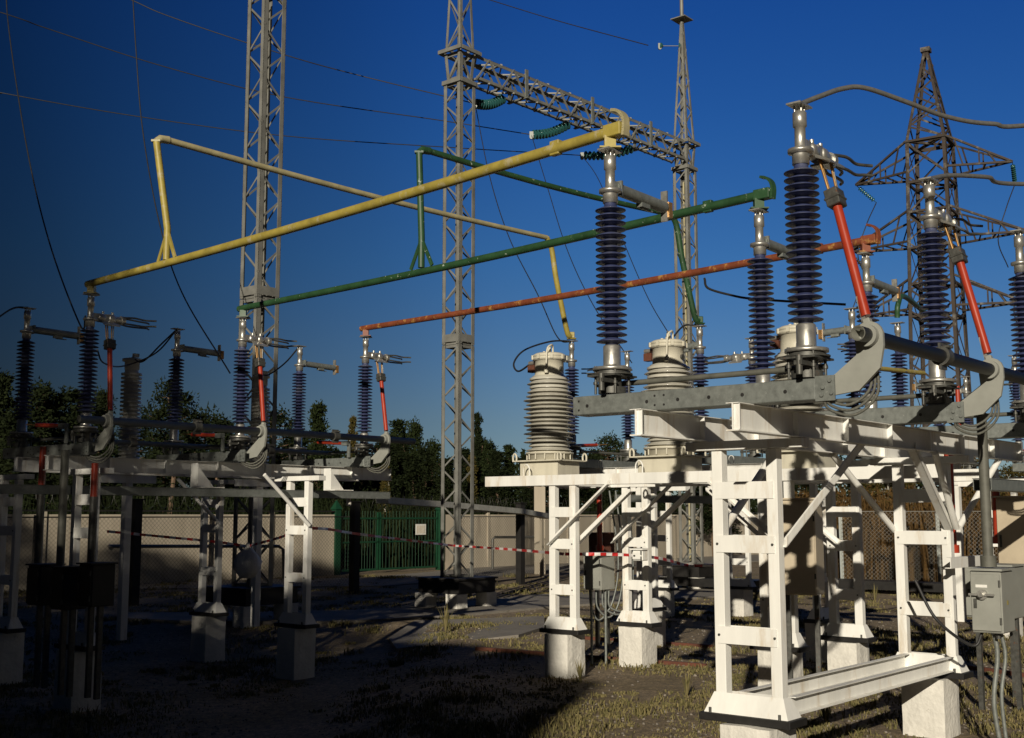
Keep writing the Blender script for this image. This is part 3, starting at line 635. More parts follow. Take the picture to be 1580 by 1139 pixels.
# glass strings and overhead conductors
def string(a,b,label,nd=12,r=.13,sag=.10):
    a=Vector(a); b=Vector(b); t=empty('insulator_string',a,0,label,'insulator string','green glass insulator strings')
    d=b-a
    def pt(s): return d*s+Vector((0,0,-sag*math.sin(PI*s)))
    MB().tube([pt(k/12) for k in range(13)],.013,6).build('link_pin',galv,t)
    for k in range(nd):
        s=.10+.82*k/(nd-1); p=pt(s); ax=(pt(s+.02)-pt(s-.02)).normalized()
        MB().lathe([(.03,-.05),(.05,-.03),(r*.75,-.015),(r,.02),(r*.98,.032),(r*.6,.015),(.03,.03),(.02,.05)],p,ax,14).build('glass_disc',glass,t)
    MB().box(d,(.10,.06,.16)).cyl(d+Vector((0,-.05,-.08)),.05,.06,(0,1,0),10).build('clamp',galv,t)
def on_girder(px):
    d=rt-mt; t=(px-790)/F
    k=0
    for _ in range(30):
        p=mt+d*k; e=(p.x-t*(p.y*math.cos(PITCH)+10.4*math.sin(PITCH))); k-=e/(d.x-t*d.y)
    return mt+d*k
sx=[]
for pa,pb,yb_,l in((780,733,160,'green glass string nearest the middle tower'),(882,820,208,'green glass string hanging from the middle of the girder'),(982,898,240,'green glass string partly behind the yellow busbar end')):
    a=on_girder(pa); A=Vector((a.x,a.y,12.5)); B=at(pb,yb_,a.y-.6)
    string(A,B,l); sx.append(B)
yst='overhead conductors'
wire([sx[0],at(560,118,29),at(440,85,28.5),at(260,25,28),at(100,-40,27.5),at(-700,-330,25)],.014,cable,'upper overhead wire rising left from the middle tower','wire','overhead_wire',yst,sub=5)
wire([sx[1],at(680,186,30),at(440,150,29),at(250,102,28),at(75,45,27),at(-60,0,26),at(-900,-260,23)],.014,cable,'overhead wire ending at the middle glass string','wire','overhead_wire',yst,sub=5)
wire([sx[2],at(700,228,31),at(440,210,30),at(200,178,29),at(0,143,28),at(-80,125,28),at(-1000,-90,26)],.014,cable,'lowest overhead wire crossing to the left edge','wire','overhead_wire',yst,sub=5)
wire([sx[0],at(755,270,27),at(785,365,25),at(830,455,22),at(860,520,20.5),tt(P1,4.95)],.011,cable,'thin drop wire falling behind the yellow bend','wire','drop_wire','thin drop wires',sub=5)
wire([sx[1],at(845,290,28),at(875,385,26),at(915,470,23.5),at(975,560,21)],.010,cable,'thin drop wire falling left of the second nearest insulator','wire','drop_wire','thin drop wires',sub=5)
wire([sx[2],at(925,280,30),at(965,380,28),at(1000,460,25),at(1035,520,22)],.010,cable,'thin drop wire falling right of the second nearest insulator','wire','drop_wire','thin drop wires',sub=5)
wire([at(10,-60,22),at(12,30,21),at(40,220,19),at(75,370,17.5),at(123,500,16),L1+Vector((-.1,.1,4.7))],.012,cable,'thin drop wire curving down near the left edge','wire','drop_wire','thin drop wires',sub=5)
wire([at(203,-40,22),at(210,80,21.5),at(220,200,21),at(245,340,20),at(280,450,19.2),at(355,576,18)],.012,cable,'thin drop wire passing the yellow riser','wire','drop_wire','thin drop wires',sub=5)
wire([at(740,-5,40),at(860,32,38),at(1000,70,35.5)],.016,cable,'thin earth wire high up reaching the spired tower','wire','overhead_wire',yst,sub=5)
string(at(1053,71,34.7),at(1018,71,34.9),'tiny glass string high on the spired tower',2,.10,.0)
# ---------------------------------------------------------------- rusty pylon far right
def pylon():
    Y=64; c=at(1456,700,Y); t=empty('transmission_pylon',(c.x,Y,0),R(-33),'rusty four-legged transmission pylon with cross-arms, far right','pylon')
    zt=at(1440,78,Y).z; zk=at(1456,222,Y).z; z2=at(1456,330,Y).z
    w=2.15
    lattice(t,(0,0),2.9,w,.0,zk,11,pylonm,.20,.11); lattice(t,(0,0),2.86,w-.04,.0,zk,12,pylonm,.10,.08); lattice(t,(0,0),w,w*.12,zk,zt,6,pylonm,.16,.10); lattice(t,(0,0),w-.04,w*.11,zk,zt,5,pylonm,.08,.07)
    MB().box((0,0,zt),(.5,.5,.25)).build('peak',pylonm,t)
    for zq in(zk,z2,at(1456,285,Y).z,at(1456,385,Y).z,at(1456,440,Y).z,at(1456,490,Y).z):
        g=MB(); hw=w/2
        for a,b_ in(((-1,-1),(1,1)),((-1,1),(1,-1)),((-1,-1),(1,-1)),((1,-1),(1,1)),((1,1),(-1,1)),((-1,1),(-1,-1))): g.bar((a[0]*hw,a[1]*hw,zq),(b_[0]*hw,b_[1]*hw,zq+.02),.12,.12)
        g.build('diaphragm',pylonm,t)
    def arm(z,sx,l,h):
        b=MB(); tip=Vector((sx*l,0,z))
        for y in(-w/2,w/2):
            b.bar((sx*w/2,y,z),tip,.11,.11); b.bar((sx*w/2,y,z+h),tip,.11,.11)
            for k in range(1,4):
                f=k/4; p=Vector((sx*w/2,y,z)).lerp(tip,f); q=Vector((sx*w/2,y,z+h)).lerp(tip,f-.12 if k%2 else f); b.bar(p,q,.07,.07)
        for k in range(1,5):
            f=k/5; p=Vector((sx*w/2,-w/2,z)).lerp(tip,f); q=Vector((sx*w/2,w/2,z)).lerp(tip,f-.1); b.bar(p,q,.07,.07)
        b.build('cross_arm',pylonm,t); return tip
    tips=[]
    za=at(1456,268,Y).z
    for z,l in((za,4.2),(at(1456,374,Y).z,4.8),(at(1456,478,Y).z,4.4)):
        for s in(-1,1): tips.append((arm(z,s,l,1.7),s,z))
    return t,tips
pyl,tips=pylon()
pm=Matrix.Translation(pyl.location)@Matrix.Rotation(R(-33),4,'Z')
names=['upper left','upper right','middle left','middle right','lower left','lower right']
for k,(tip,s,z) in enumerate(tips):
    a=pm@tip
    b=a+Vector((1.3,.5,-.9)) if s<0 else a+Vector((.6,1.2,-.9))
    t=empty('insulator_string',a,0,'dark insulator string at the %s arm of the rusty pylon'%names[k],'insulator string','insulator strings on the pylon')
    d=b-a; m=MB().tube([(0,0,0),d],.02,6)
    for q in range(8): m.lathe([(.03,-.05),(.13,0),(.12,.03),(.03,.05)],d*(.2+.09*q),d,10)
    m.build('disc_chain',glass if k<2 else steel,t)
    mesh_thing(MB().tube(spline([a+d,a+d+Vector((-.9,-.8,-1.6)),a+d+Vector((-1.4,-.8,-3.3)),a+d+Vector((-.6,0,-4.6))],6),.03,5),'jumper_wire',cable,'slack jumper wire below the %s arm of the rusty pylon'%names[k],'wire','pylon jumper wires')
# ---------------------------------------------------------------- boundary wall, gate, fences
wa=Vector((-11.7,36.4,0)); wd_=Vector((11.97,13.6,0)).normalized()
WANG=math.atan2(wd_.y,wd_.x)
def wall_seg(s0,s1,label):
    t=empty('boundary_wall',wa+wd_*s0,WANG,label,'wall','concrete boundary walls'); Lw=s1-s0; n=max(1,round(Lw/2.6)); st=Lw/n
    for k in range(n):
        p=MB().bb((k*st+.012,-.06,0),((k+1)*st-.012,.06,2.12)); p.bb((k*st+.012,-.085,0),((k+1)*st-.012,-.0605,.30)); p.build('wall_panel',concrete,t)
        MB().bb((k*st-.1,-.1,0),(k*st+.011,.1,2.2)).build('wall_post',concrete,t)
    MB().bb((-.1,-.09,2.205),(Lw,.09,2.25)).build('coping',tar,t)
def s_at(px):
    t=(px-790)/F; return (t*wa.y-wa.x)/(wd_.x-t*wd_.y)
g0,g1=s_at(527),s_at(676)
wall_seg(-16,g0-.3,'pale concrete boundary wall left of the green gate')
wall_seg(g1+.3,g1+26,'pale concrete boundary wall right of the green gate')
def gate(s0,s1,label,ang=0,n=16,sign=False):
    t=empty('gate_leaf',wa+wd_*s0,WANG+ang,label,'gate','green steel gate leaves'); l=s1-s0
    MB().bb((0,-.03,.10),(l,.03,.17)).bb((0,-.03,1.1),(l,.03,1.15)).bb((0,-.03,1.95),(l,.03,2.01)).bb((0,-.03,.17),(.06,.03,2.2)).bb((l-.06,-.03,.17),(l,.03,2.2)).build('frame',gateg,t)
    for k in range(1,n): MB().tube([(l*k/n,0,.17),(l*k/n,0,2.25)],.009,5).build('bar',gateg,t)
    if sign:
        sg=MB().bb((l*.60,-.06,1.36),(l*.60+.52,-.035,1.76)).build('sign',limewash,t)
        b=MB()
        for k in range(6): b.bb((l*.60+.06+k*.07,-.066,1.42),(l*.60+.09+k*.07,-.061,1.70))
        b.build('sign_lettering',beigep,sg)
gm=g0+(g1-g0)*.38
gate(g0,gm-.03,'narrow green gate leaf of close vertical bars',0,14); gate(gm+.03,g1,'wider green gate leaf with a small white sign',0,18,True)
for s,l in((g0-.18,'green gate post with a pointed top'),(g1+.15,'dark green gate post beside the middle tower')):
    mesh_thing(MB().bb((-.12,-.12,0),(.12,.12,2.3)).add([(-.16,-.16,2.3),(.16,-.16,2.3),(.16,.16,2.3),(-.16,.16,2.3),(0,0,2.62)],[(0,1,4),(1,2,4),(2,3,4),(3,0,4),(3,2,1,0)]) or MB().bb((-.12,-.12,0),(.12,.12,2.3)),'gate_post',gateg,l,'post') if False else None
    b=MB().bb((-.12,-.12,0),(.12,.12,2.3)); b.add([(-.16,-.16,2.301),(.16,-.16,2.301),(.16,.16,2.301),(-.16,.16,2.301),(0,0,2.65)],[(0,1,4),(1,2,4),(2,3,4),(3,0,4),(3,2,1,0)])
    o=b.build('gate_post',gateg,None,0,wa+wd_*s); o.rotation_euler=(0,0,WANG); tag(o,l,'post')
# coils of razor wire on the wall
for k,(s0,l) in enumerate(((-3,'coil of barbed wire above the left wall'),(s_at(560),'coil of barbed wire above the green gate'),(s_at(700),'coil of barbed wire above the wall right of the gate'))):
    pts=[wa+wd_*(s0+i*.035)+Vector((0,.26*math.cos(i*.45),2.56+.26*math.sin(i*.45))) for i in range(230)]
    mesh_thing(MB().tube(pts,.007,3),'barbed_wire_coil',steel,l,'barbed wire','barbed wire coils')
# inner chain-link fence
def linkfence(p0,p1,z0,z1,label,grp,cell=.11,posts=4,conc=True,r=.0028):
    d=p1-p0; Lf=d.length; ang=math.atan2(d.y,d.x); t=empty('chain_link_fence',p0,ang,label,'fence',grp); H=z1-z0
    b=MB(); n=int(Lf/cell)
    def seg(a,c):
        a=Vector(a);c=Vector(c); q=Vector((-(c-a).z,0,(c-a).x)).normalized()*r
        b.add([a-q,a+q,c+q,c-q,(a-q)+Vector((0,2*r,0)),(a+q)+Vector((0,2*r,0)),(c+q)+Vector((0,2*r,0)),(c-q)+Vector((0,2*r,0))],[(0,3,2,1),(4,5,6,7),(0,1,5,4),(2,3,7,6)])
    for k in range(-int(H/cell),n+1):
        for s in(1,-1):
            x0=k*cell; x1=x0+H; 
            za,zb=(z0,z1) if s>0 else (z1,z0)
            xa,xb=max(0,x0),min(Lf,x1)
            if xb<=xa: continue
            f=lambda x:za+(zb-za)*(x-x0)/H
            seg((xa,0 if s>0 else .01,f(xa)),(xb,0 if s>0 else .01,f(xb)))
    b.build('mesh',meshm,t)
    MB().tube([(0,0,z1),(Lf,0,z1)],.018,6).build('top_rail',meshm,t)
    for k in range(posts+1):
        x=Lf*k/posts
        MB().bb((x-.05,.03,0),(x+.05,.13,z1+.05)).build('post',concrete if conc else galv,t)
fa=onz(60,938); fb=onz(545,908); fc=onz(800,893); fa=fb+(fb-fc)*2.0
linkfence(fa,fb,.1,2.05,'sagging chain-link fence before the left wall','chain-link fences',posts=3)
linkfence(fb+(fc-fb)*.62,fc+(fc-fb)*1.3,.1,2.05,'chain-link fence before the wall right of the middle tower','chain-link fences',posts=3)
linkfence(Vector((9.3,34,0)),Vector((22,31,0)),.15,2.2,'chain-link fence before the dry reeds at right','chain-link fences',posts=5,conc=False)
for px,l in((205,'black post standing before the left wall'),(545,'black post beside the green gate'),(800,'black post before the wall right of the middle tower')):
    q={205:onz(205,935),545:onz(546,916),800:onz(803,902)}[px]
    b=MB().bb((-.10,-.10,0),(.10,.10,2.45)); b.bb((-.16,-.14,2.451),(.16,.14,2.48)); o=b.build('cable_tray_post',tar,None,0,q); o.rotation_euler=(0,0,TH); tag(o,l,'post','black posts in the yard')
cp=onz(833,886); o=MB().bb((-.2,-.2,0),(.2,.2,3.3)).build('concrete_pole',concrete,None,.01,Vector((cp.x,cp.y,0))); tag(o,'square concrete pole left of the leftmost transformer','pole')
# horizontal pipe along the wall
def pipe_run(pts,label):
    mesh_thing(MB().tube(pts,.05,8),'gas_pipe',steel,label,'pipe','pipes along the wall')
q0=wa+wd_*(-1)-Vector((-.35,.6,0)); 
pipe_run([onz(168,930)+Vector((0,0,1.3))]+[at(168,843,33.0),at(430,843,37.5),at(437,848,37.6),at(438,893,37.7)],'dark pipe running low along the left wall')
pipe_run([at(760,878,46),at(760,832,46),at(764,829,46),at(840,829,48)],'dark bent pipe by the wall right of the middle tower')
# cable trays
def tray(p0,p1,label,wd=.16,h=.10,m=galv):
    d=p1-p0; Lt=d.length; b=MB(); b.bar((0,0,0),(Lt,0,0),wd,.008); b.bar((0,-wd/2,h/2),(Lt,-wd/2,h/2),.008,h); b.bar((0,wd/2,h/2),(Lt,wd/2,h/2),.008,h); b.bar((0,0,h+.006),(Lt,0,h+.006),wd+.02,.006)
    o=b.build('cable_tray',m,None,0,p0); o.rotation_euler=d.to_track_quat('X','Z').to_euler(); return tag(o,label,'cable tray','galvanised cable trays')
tl0=L1+U*(-1.6)-V*.12+Vector((0,0,2.36)); tl1=L1+U*5.3-V*.12+Vector((0,0,2.36))
tray(tl0,tl1,'grey cable tray along the front of the left disconnector frame')
for x in(1.75,4.2):
    b=MB().bb((-.006,0,0),(.006,.14,.42)).bb((-.006,-.32,0),(.30,0,.012)); b.bb((-.006,-.3,.012),(.006,0,.12)); 
    b=MB().bb((-.05,.0,.10),(-.04,.16,.44)).bb((-.05,-.10,.098),(.34,.12,.11)).bb((.30,-.06,-.14),(.33,.02,.098)); 
    b.add([(-.05,.0,.11),(-.05,.0,.40),(.22,.0,.11),(-.05,-.01,.11),(-.05,-.01,.40),(.22,-.01,.11)],[(0,1,2),(5,4,3),(0,3,4,1),(1,4,5,2),(2,5,3,0)])
    o=b.build('tray_bracket',white,None,0,L1+U*x-V*.06+Vector((0,0,2.38))); o.rotation_euler=(0,0,TH); tag(o,'white bracket holding the left cable tray, %s one'%('left' if x<2 else 'right'),'bracket','white tray brackets')
tray(N1+U*3.75+V*.1+Vector((0,0,2.33)),N1+U*7.0+V*.1+Vector((0,0,2.33)),'grey cable tray crossing the red rod at the right edge')
tray(at(955,774,19.0),at(1110,777,16.9),'grey cable tray seen below the transformer beam')
sl=[at(590,772,29),at(700,780,32.5),at(800,789,36.3),at(845,797,38.5)]
b=MB()
for a,c in zip(sl[:-1],sl[1:]): b.bar(a,c,.34,.15)
mesh_thing(b,'cable_gutter',gutm,'pale sagging gutter on black posts crossing before the gate','gutter')
# ---------------------------------------------------------------- barrier tape
tapem=bpy.data.materials.new('striped_tape'); tapem.use_nodes=True
_t=tapem.node_tree; _w=N_(_t,'ShaderNodeTexWave'); _w.inputs['Scale'].default_value=1.9; _w.bands_direction='X'; _r=N_(_t,'ShaderNodeValToRGB'); _r.color_ramp.interpolation='CONSTANT'
_r.color_ramp.elements[0].color=(.5,.02,.02,1); _r.color_ramp.elements[1].position=.5; _r.color_ramp.elements[1].color=(.75,.72,.7,1)
_c=N_(_t,'ShaderNodeTexCoord'); _t.links.new(_c.outputs['Object'],_w.inputs[0]); _t.links.new(_w.outputs[0],_r.inputs[0]); _t.links.new(_r.outputs[0],_t.nodes['Principled BSDF'].inputs['Base Color'])
def tape(pts,label):
    P=spline(pts,10); b=MB(); h=.022
    vs=[];n=len(P)
    for i,p in enumerate(P):
        a=.5*math.sin(i*.7); o=Vector((.006*math.sin(i),h*math.sin(a),h*math.cos(a))); vs+=[p-o,p+o]
    b.add(vs,[(2*i,2*i+2,2*i+3,2*i+1) for i in range(n-1)]); o=mesh_thing(b,'barrier_tape',tapem,label,'tape','red and white barrier tapes')
    s=o.modifiers.new('t','SOLIDIFY'); s.thickness=.002
tape([at(165,820,19.8),at(270,830,20.5),at(340,837,21),at(382,843,21.5)],'barrier tape from the dark post to the white bag')
tape([at(382,843,21.5),at(430,830,20),at(462,818,18.1),at(500,816,18.6),at(560,825,21),at(700,842,26.5)],'barrier tape rising from the bag to the ladder post and on across the gate')
tape([at(700,842,26.5),at(790,848,22),at(870,855,16.4)],'barrier tape reaching the leftmost transformer post')
tape([at(872,855,16.4),at(960,856,16.6),at(1020,862,17.5),at(1060,872,19),at(1110,873,18)],'barrier tape sagging between the right posts')
bagp=at(382,862,21.4)
b=MB().lathe([(0,-.34),(.12,-.33),(.22,-.22),(.24,-.05),(.17,.08),(.06,.2),(.02,.28)],n=14); rr=random.Random(3); b.v=[(x*(1+rr.uniform(-.14,.14)),y*(1+rr.uniform(-.14,.14)),z+rr.uniform(-.02,.02)) for x,y,z in b.v]
tag(b.build('plastic_bag',limewash,None,0,bagp),'crumpled white plastic bag hanging from the barrier tape','bag')
# ---------------------------------------------------------------- cabinets, rods, conduits
def cabinet(p,w,d,h,m,label,rz=TH,knob=False,cat='cabinet',stand=False):
    t=empty('control_cabinet',p,rz,label,cat,'metal cabinets in the yard')
    MB().bb((-d/2,-w/2,0),(d/2,w/2,h)).build('body',m,t,.01)
    MB().bb((-d/2-.02,-w/2+.01,.02),(-d/2-.001,w/2-.01,h-.03)).build('door',m,t,.004)
    MB().bb((-d/2-.03,-w/2-.02,h+.001),(d/2+.02,w/2+.02,h+.02)).build('lid',m,t)
    if stand:
        for sy in(-1,1): MB().bb((-.03,sy*(w/2-.05)-.025,-p.z),(.03,sy*(w/2-.05)+.025,-.002)).build('stand',steel,t)
    MB().bb((-d/2-.032,w/2-.06,h*.40),(-d/2-.0205,w/2-.035,h*.55)).build('latch',steel,t)
    for hz in(.2,.8): MB().cyl((-d/2-.022,-w/2+.01,h*hz-.03),.010,.06,n=6).build('hinge',steel,t)
    if knob:
        k=MB().cyl((-d/2-.021,.02,h*.62),.045,.03,(-1,0,0),16).cyl((-d/2-.05,.02,h*.62),.022,.05,(-1,0,0),12).box((-d/2-.06,.02,h*.62),(.02,.22,.018)).build('switch_handle',silver,t)
        for q in(-.07,.0,.07): MB().cyl((q,-.04+q*.3,-.001),.022,.05,(0,0,-1),10).build('cable_gland',steel,t)
        MB().bb((-.03,-w/2-.003,h*.45),(.0,-w/2-.0005,h*.52)).build('warning_label',yellow,t)
        MB().bb((-d/2-.024,-.02,h*.62+.06),(-d/2-.0205,.08,h*.62+.085)).build('switch_label',white,t)
    return t
cabp=atz(1543,10.8,0); cz=1.55-.60
cabinet(Vector((cabp.x,cabp.y,1.07)),.27,.33,.54,greyp,'grey drive cabinet with a round switch handle at the right edge',TH,True)
mesh_thing(MB().tube([(cabp.x-.02,cabp.y,1.66),(cabp.x-.02,cabp.y,3.02)],.045,14).cyl((cabp.x-.02,cabp.y,1.64),.07,.10,n=12).cyl((cabp.x-.02,cabp.y,2.98),.065,.03,n=12),'drive_rod',shaftm,'thick vertical grey rod standing above the drive cabinet','rod','vertical drive rods')
wire([Vector((cabp.x,cabp.y,1.07)),Vector((cabp.x+.02,cabp.y,.85)),Vector((cabp.x-.03,cabp.y,.45)),Vector((cabp.x+.02,cabp.y,.02))],.022,galv,'grey flexible conduit below the drive cabinet at the right','conduit','conduit','flexible conduits')
wire([Vector((cabp.x+.06,cabp.y,1.07)),Vector((cabp.x+.09,cabp.y,.85)),Vector((cabp.x+.04,cabp.y,.5)),Vector((cabp.x+.07,cabp.y,.02))],.018,galv,'second grey conduit close beside the first below the drive cabinet','conduit','conduit','flexible conduits')
wire([Vector((cabp.x-.1,cabp.y,1.07)),Vector((cabp.x-.2,cabp.y,.95)),Vector((cabp.x-.4,cabp.y+.3,1.15)),Vector((cabp.x-.55,cabp.y+.4,1.5))],.014,cable,'black cable curling from the drive cabinet to the ladder post','cable','cable')
b=MB().bb((3.80,.44,1.60),(5.05,.448,1.70)).bb((3.80,.449,1.60),(5.05,.50,1.607)).bb((3.80,.449,1.693),(5.05,.50,1.70)); o=mesh_thing(b,'cabinet_bracket',white,'white channel carrying the drive cabinet off the ladder post','bracket',org=(3.8,.44,1.6)); o.location=N1+U*3.8+V*.44+Vector((0,0,1.6)); o.rotation_euler=(0,0,TH)
rd='vertical drive rods'
def rodthing(p,z0,z1,r,m,label,zs=0):
    o=mesh_thing(MB().tube([(p.x,p.y,z0),(p.x,p.y,z1)],r,12).cyl((p.x,p.y,z0-.08),r*1.5,.08,n=10),'drive_rod',m,label,'rod',rd)
    if zs: MB().tube([(0,0,.08),(0,0,zs-z0+.08)],r*1.12,12).build('painted_shade_tube',steel,o)  # dark tube painted in as shade over the lower red rod
rodthing(atz(1482,12.2,0),1.80,2.80,.045,red,'thick red rod beside the right ladder post')
rodthing(atz(1552,14.0,0),1.85,2.6,.045,red,'red rod behind the thick grey vertical rod at the right')
rodthing(atz(1538,12.8,0),1.3,2.6,.03,shaftm,'slim grey rod just right of the thick grey one')
rodthing(atz(1496,18.5,0),3.2,4.1,.035,red,'short red rod high at the right between the blue insulators')
rodthing(atz(927,18.0,0),1.65,2.6,.04,red,'red rod rising behind the transformer braces')
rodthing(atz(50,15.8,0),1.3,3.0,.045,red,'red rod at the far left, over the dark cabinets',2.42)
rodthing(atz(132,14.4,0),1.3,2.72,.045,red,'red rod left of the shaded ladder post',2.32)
rodthing(atz(84,14.8,0),1.3,2.9,.05,shaftm,'dark rod between the two red ones at the left')
gj=atz(926,17.2,0)
cabinet(Vector((gj.x,gj.y,1.05)),.30,.34,.50,greyp,'small grey junction box between the transformer posts')
for k in range(4):
    q=gj+Vector((-.14+.09*k,-.02,0)); wire([Vector((q.x,q.y,1.05)),Vector((q.x+.02,q.y,.8)),Vector((q.x+.14+.05*k,q.y+.05,.62+.04*k)),Vector((q.x+.34,q.y+.1,.9)),Vector((q.x+.42-.02*k,q.y+.12,1.5)),Vector((q.x+.30,q.y+.1,2.45))],.013,galv,'bundled grey conduits looping under the small grey junction box','conduit','conduit','conduits under the junction box')
for k in(0,1):
    q=gj+Vector((-.12+.2*k,-.05,0)); wire([Vector((q.x,q.y,1.05)),Vector((q.x,q.y,.5)),Vector((q.x,q.y,.02))],.018,galv,'straight grey pipe down to the ground under the junction box, %s one'%('left','right')[k],'conduit','conduit')
gb2=atz(988,16.2,0); cabinet(Vector((gb2.x,gb2.y-.2,1.50)),.16,.14,.14,white,'small white box fixed to the post beside the junction box')
rc=atz(930,19.5,0); cabinet(Vector((rc.x,rc.y,1.35)),.3,.3,.45,redrust,'brick-red box behind the lower end of the red rod',TH,stand=True)
bc=atz(1243,13.6,0); cabinet(Vector((bc.x,bc.y,1.22)),.42,.45,1.05,beigep,'large beige cabinet behind the frame between two ladder posts',TH+.25,stand=True)
rc2=atz(1590,14.0,0); cabinet(Vector((rc2.x,rc2.y,1.35)),.42,.45,.95,beigep,'beige cabinet cut by the right edge',TH,stand=True)
rc3=atz(1545,13.2,0); cabinet(Vector((rc3.x,rc3.y,1.0)),.5,.45,.55,greyp,'grey cabinet half hidden behind the drive cabinet',TH,stand=True)
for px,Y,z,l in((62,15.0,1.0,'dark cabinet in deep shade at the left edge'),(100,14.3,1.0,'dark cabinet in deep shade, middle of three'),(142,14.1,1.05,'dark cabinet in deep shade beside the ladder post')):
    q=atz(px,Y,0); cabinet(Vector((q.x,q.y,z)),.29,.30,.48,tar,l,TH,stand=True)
# further ladder posts behind
def lone_post(px,yg,label,fl,ztop=2.6):
    p=onz(px,yg); t=empty('ladder_support',(p.x,p.y,0),TH,label,'support frame','ladder posts behind the transformers'); ladder(t,0,0,.61,ztop,(1.12,1.62,2.12),sp=.2)
    MB().bb((-.09,-.7,ztop+.002),(.09,.7,ztop+.12)).build('cap_beam',white,t); footing(p,.555,fl,.42)
    return p
lone_post(1020,952,'white ladder post seen right of the small grey junction box','whitewashed footing of the ladder post right of the junction box')
lone_post(1142,950,'white ladder post seen through the largest ladder post','whitewashed footing seen low through the largest ladder post')
lone_post(1555,985,'white ladder post behind the right edge cabinets','whitewashed footing behind the grey conduits at the right')
# dark plinths lying between posts
for px,py,l in((1070,900,'low dark trough behind the ladder posts'),(1340,905,'low dark trough right of the beige cabinet')):
    p=onz(px,py+10); b=MB().bb((-2.2,-.4,.12),(2.2,.4,.34)).bb((-1.9,-.2,0),(-1.6,.2,.12)).bb((1.6,-.2,0),(1.9,.2,.12)); o=b.build('cable_trough',tar,None,0,p); o.rotation_euler=(0,0,TH-PI/2); tag(o,l,'trough','low dark cable troughs')
# rusty rails on the ground
for k,(a,c,l) in enumerate((((735,1003),(1090,1030),'rusty iron strip lying before the leftmost transformer post'),((880,985),(1100,1000),'rusty iron strip lying behind the leftmost transformer post'),((1480,1030),(1620,1050),'rusty iron strip at the right edge'))):
    A,B=onz(*a),onz(*c); mesh_thing(MB().bar(A+Vector((0,0,.02)),B+Vector((0,0,.02)),.06,.06),'rusty_rail',redrust,l,'rail','rusty iron strips on the ground')
# stair railing bits behind the frame
t=empty('hand_rail',atz(1284,15.5,1.2),0,'short beige curved handrail behind the beige cabinet','handrail')
for k in range(3): MB().tube(spline([(0,.1*k,.1),(0,.1*k,.55),(.04,.1*k,.6),(.15,.1*k,.55),(.35,.1*k,.30)],5),.015,6).build('rail',beigep,t)
# ---------------------------------------------------------------- vegetation
def pine_mesh(seed,h,wd,kind):
    rnd=random.Random(seed); cr=MB(); tr=MB()
    tr.tube([(rnd.uniform(-.1,.1)*k,rnd.uniform(-.06,.06)*k,h*.93*k/5) for k in range(6)],[.16*h/9*(1-k/6)+.02 for k in range(6)],7)
    nb={'cone':54,'round':44,'flat':26,'thin':34}[kind]
    z0={'cone':.16,'round':.28,'flat':.50,'thin':.25}[kind]
    for k in range(nb):
        t=(k+rnd.random())/nb; z=h*(z0+(.97-z0)*t)
        if kind=='cone': rad=wd*.86*(1-t)**1.05*(.55+.75*rnd.random())*(1 if k%3 else .75)+.06
        elif kind=='thin': rad=wd*.62*(1-t)**.9*(.35+.9*rnd.random())+.05
        elif kind=='flat': rad=wd*(math.sin(PI*min(1,t*.75+.22))**.6)*(.45+.7*rnd.random())
        else: rad=wd*(math.sin(PI*(t*.80+.15))**.7)*(.6+.55*rnd.random())
        a=k*2.4+rnd.random()*1.2; rise=(rnd.uniform(-.12,.25) if kind in('cone','thin') else rnd.uniform(-.1,.4))*rad; base=Vector((0,0,z-rise*.4)); tip=Vector((rad*math.cos(a),rad*math.sin(a),z+rise))
        tr.tube([base,base.lerp(tip,.9)],[.035*h/9,.01],4)
        ncl=5 if rad>wd*.5 else 3
        for q in range(ncl):
            f=.35+.65*(q+rnd.random()*.8)/ncl; c=base.lerp(tip,f)+Vector((rnd.gauss(0,.16),rnd.gauss(0,.16),rnd.gauss(0,.10)))*wd*.45
            s=wd*rnd.uniform(.13,.26)
            for _ in range(50):
                d=Vector((rnd.gauss(0,1),rnd.gauss(0,1),rnd.gauss(0,.62))).normalized()*rnd.random()**.4
                p=c+d*s; l=rnd.uniform(.11,.24)*(h/9); e=(d+Vector((rnd.gauss(0,.6),rnd.gauss(0,.6),rnd.gauss(.2,.6)))).normalized(); g=e.cross(Vector((rnd.gauss(0,1),rnd.gauss(0,1),rnd.gauss(0,1)))).normalized()*l*.34
                cr.add([p-g,p+e*l,p+g],[(0,1,2)])
    return cr,tr
kinds={}
for i,(kd,h,wd) in enumerate((('cone',9,1.9),('round',9,2.3),('flat',9,2.3),('thin',9,1.5),('cone',9,2.3),('round',9,1.9))):
    cr,tr=pine_mesh(40+i,h,wd,kd)
    def me(b,n,m):
        x=bpy.data.meshes.new(n); x.from_pydata(b.v,[],b.f); x.update(); x.materials.append(m); return x
    kinds[i]=(cr,tr,me(cr,'crown',pineL),me(cr,'crown',darkL),me(cr,'crown',birchL),me(tr,'trunk',bark),me(tr,'trunk',birch))
def tree(px,ytop,Y,kind,wsc,label,tone=0,name='pine_tree',cat='tree',grp='trees beyond the wall'):
    top=at(px,ytop,Y); s=max(.3,top.z/9)
    t=empty(name,(top.x,Y,0),random.uniform(0,6),label,cat,grp); t.scale=(s*wsc,s*wsc,s)
    k=kinds[kind]
    c=bpy.data.objects.new('crown',k[2+tone]); C.objects.link(c); c.parent=t
    c=bpy.data.objects.new('trunk',k[6] if tone==2 else k[5]); C.objects.link(c); c.parent=t
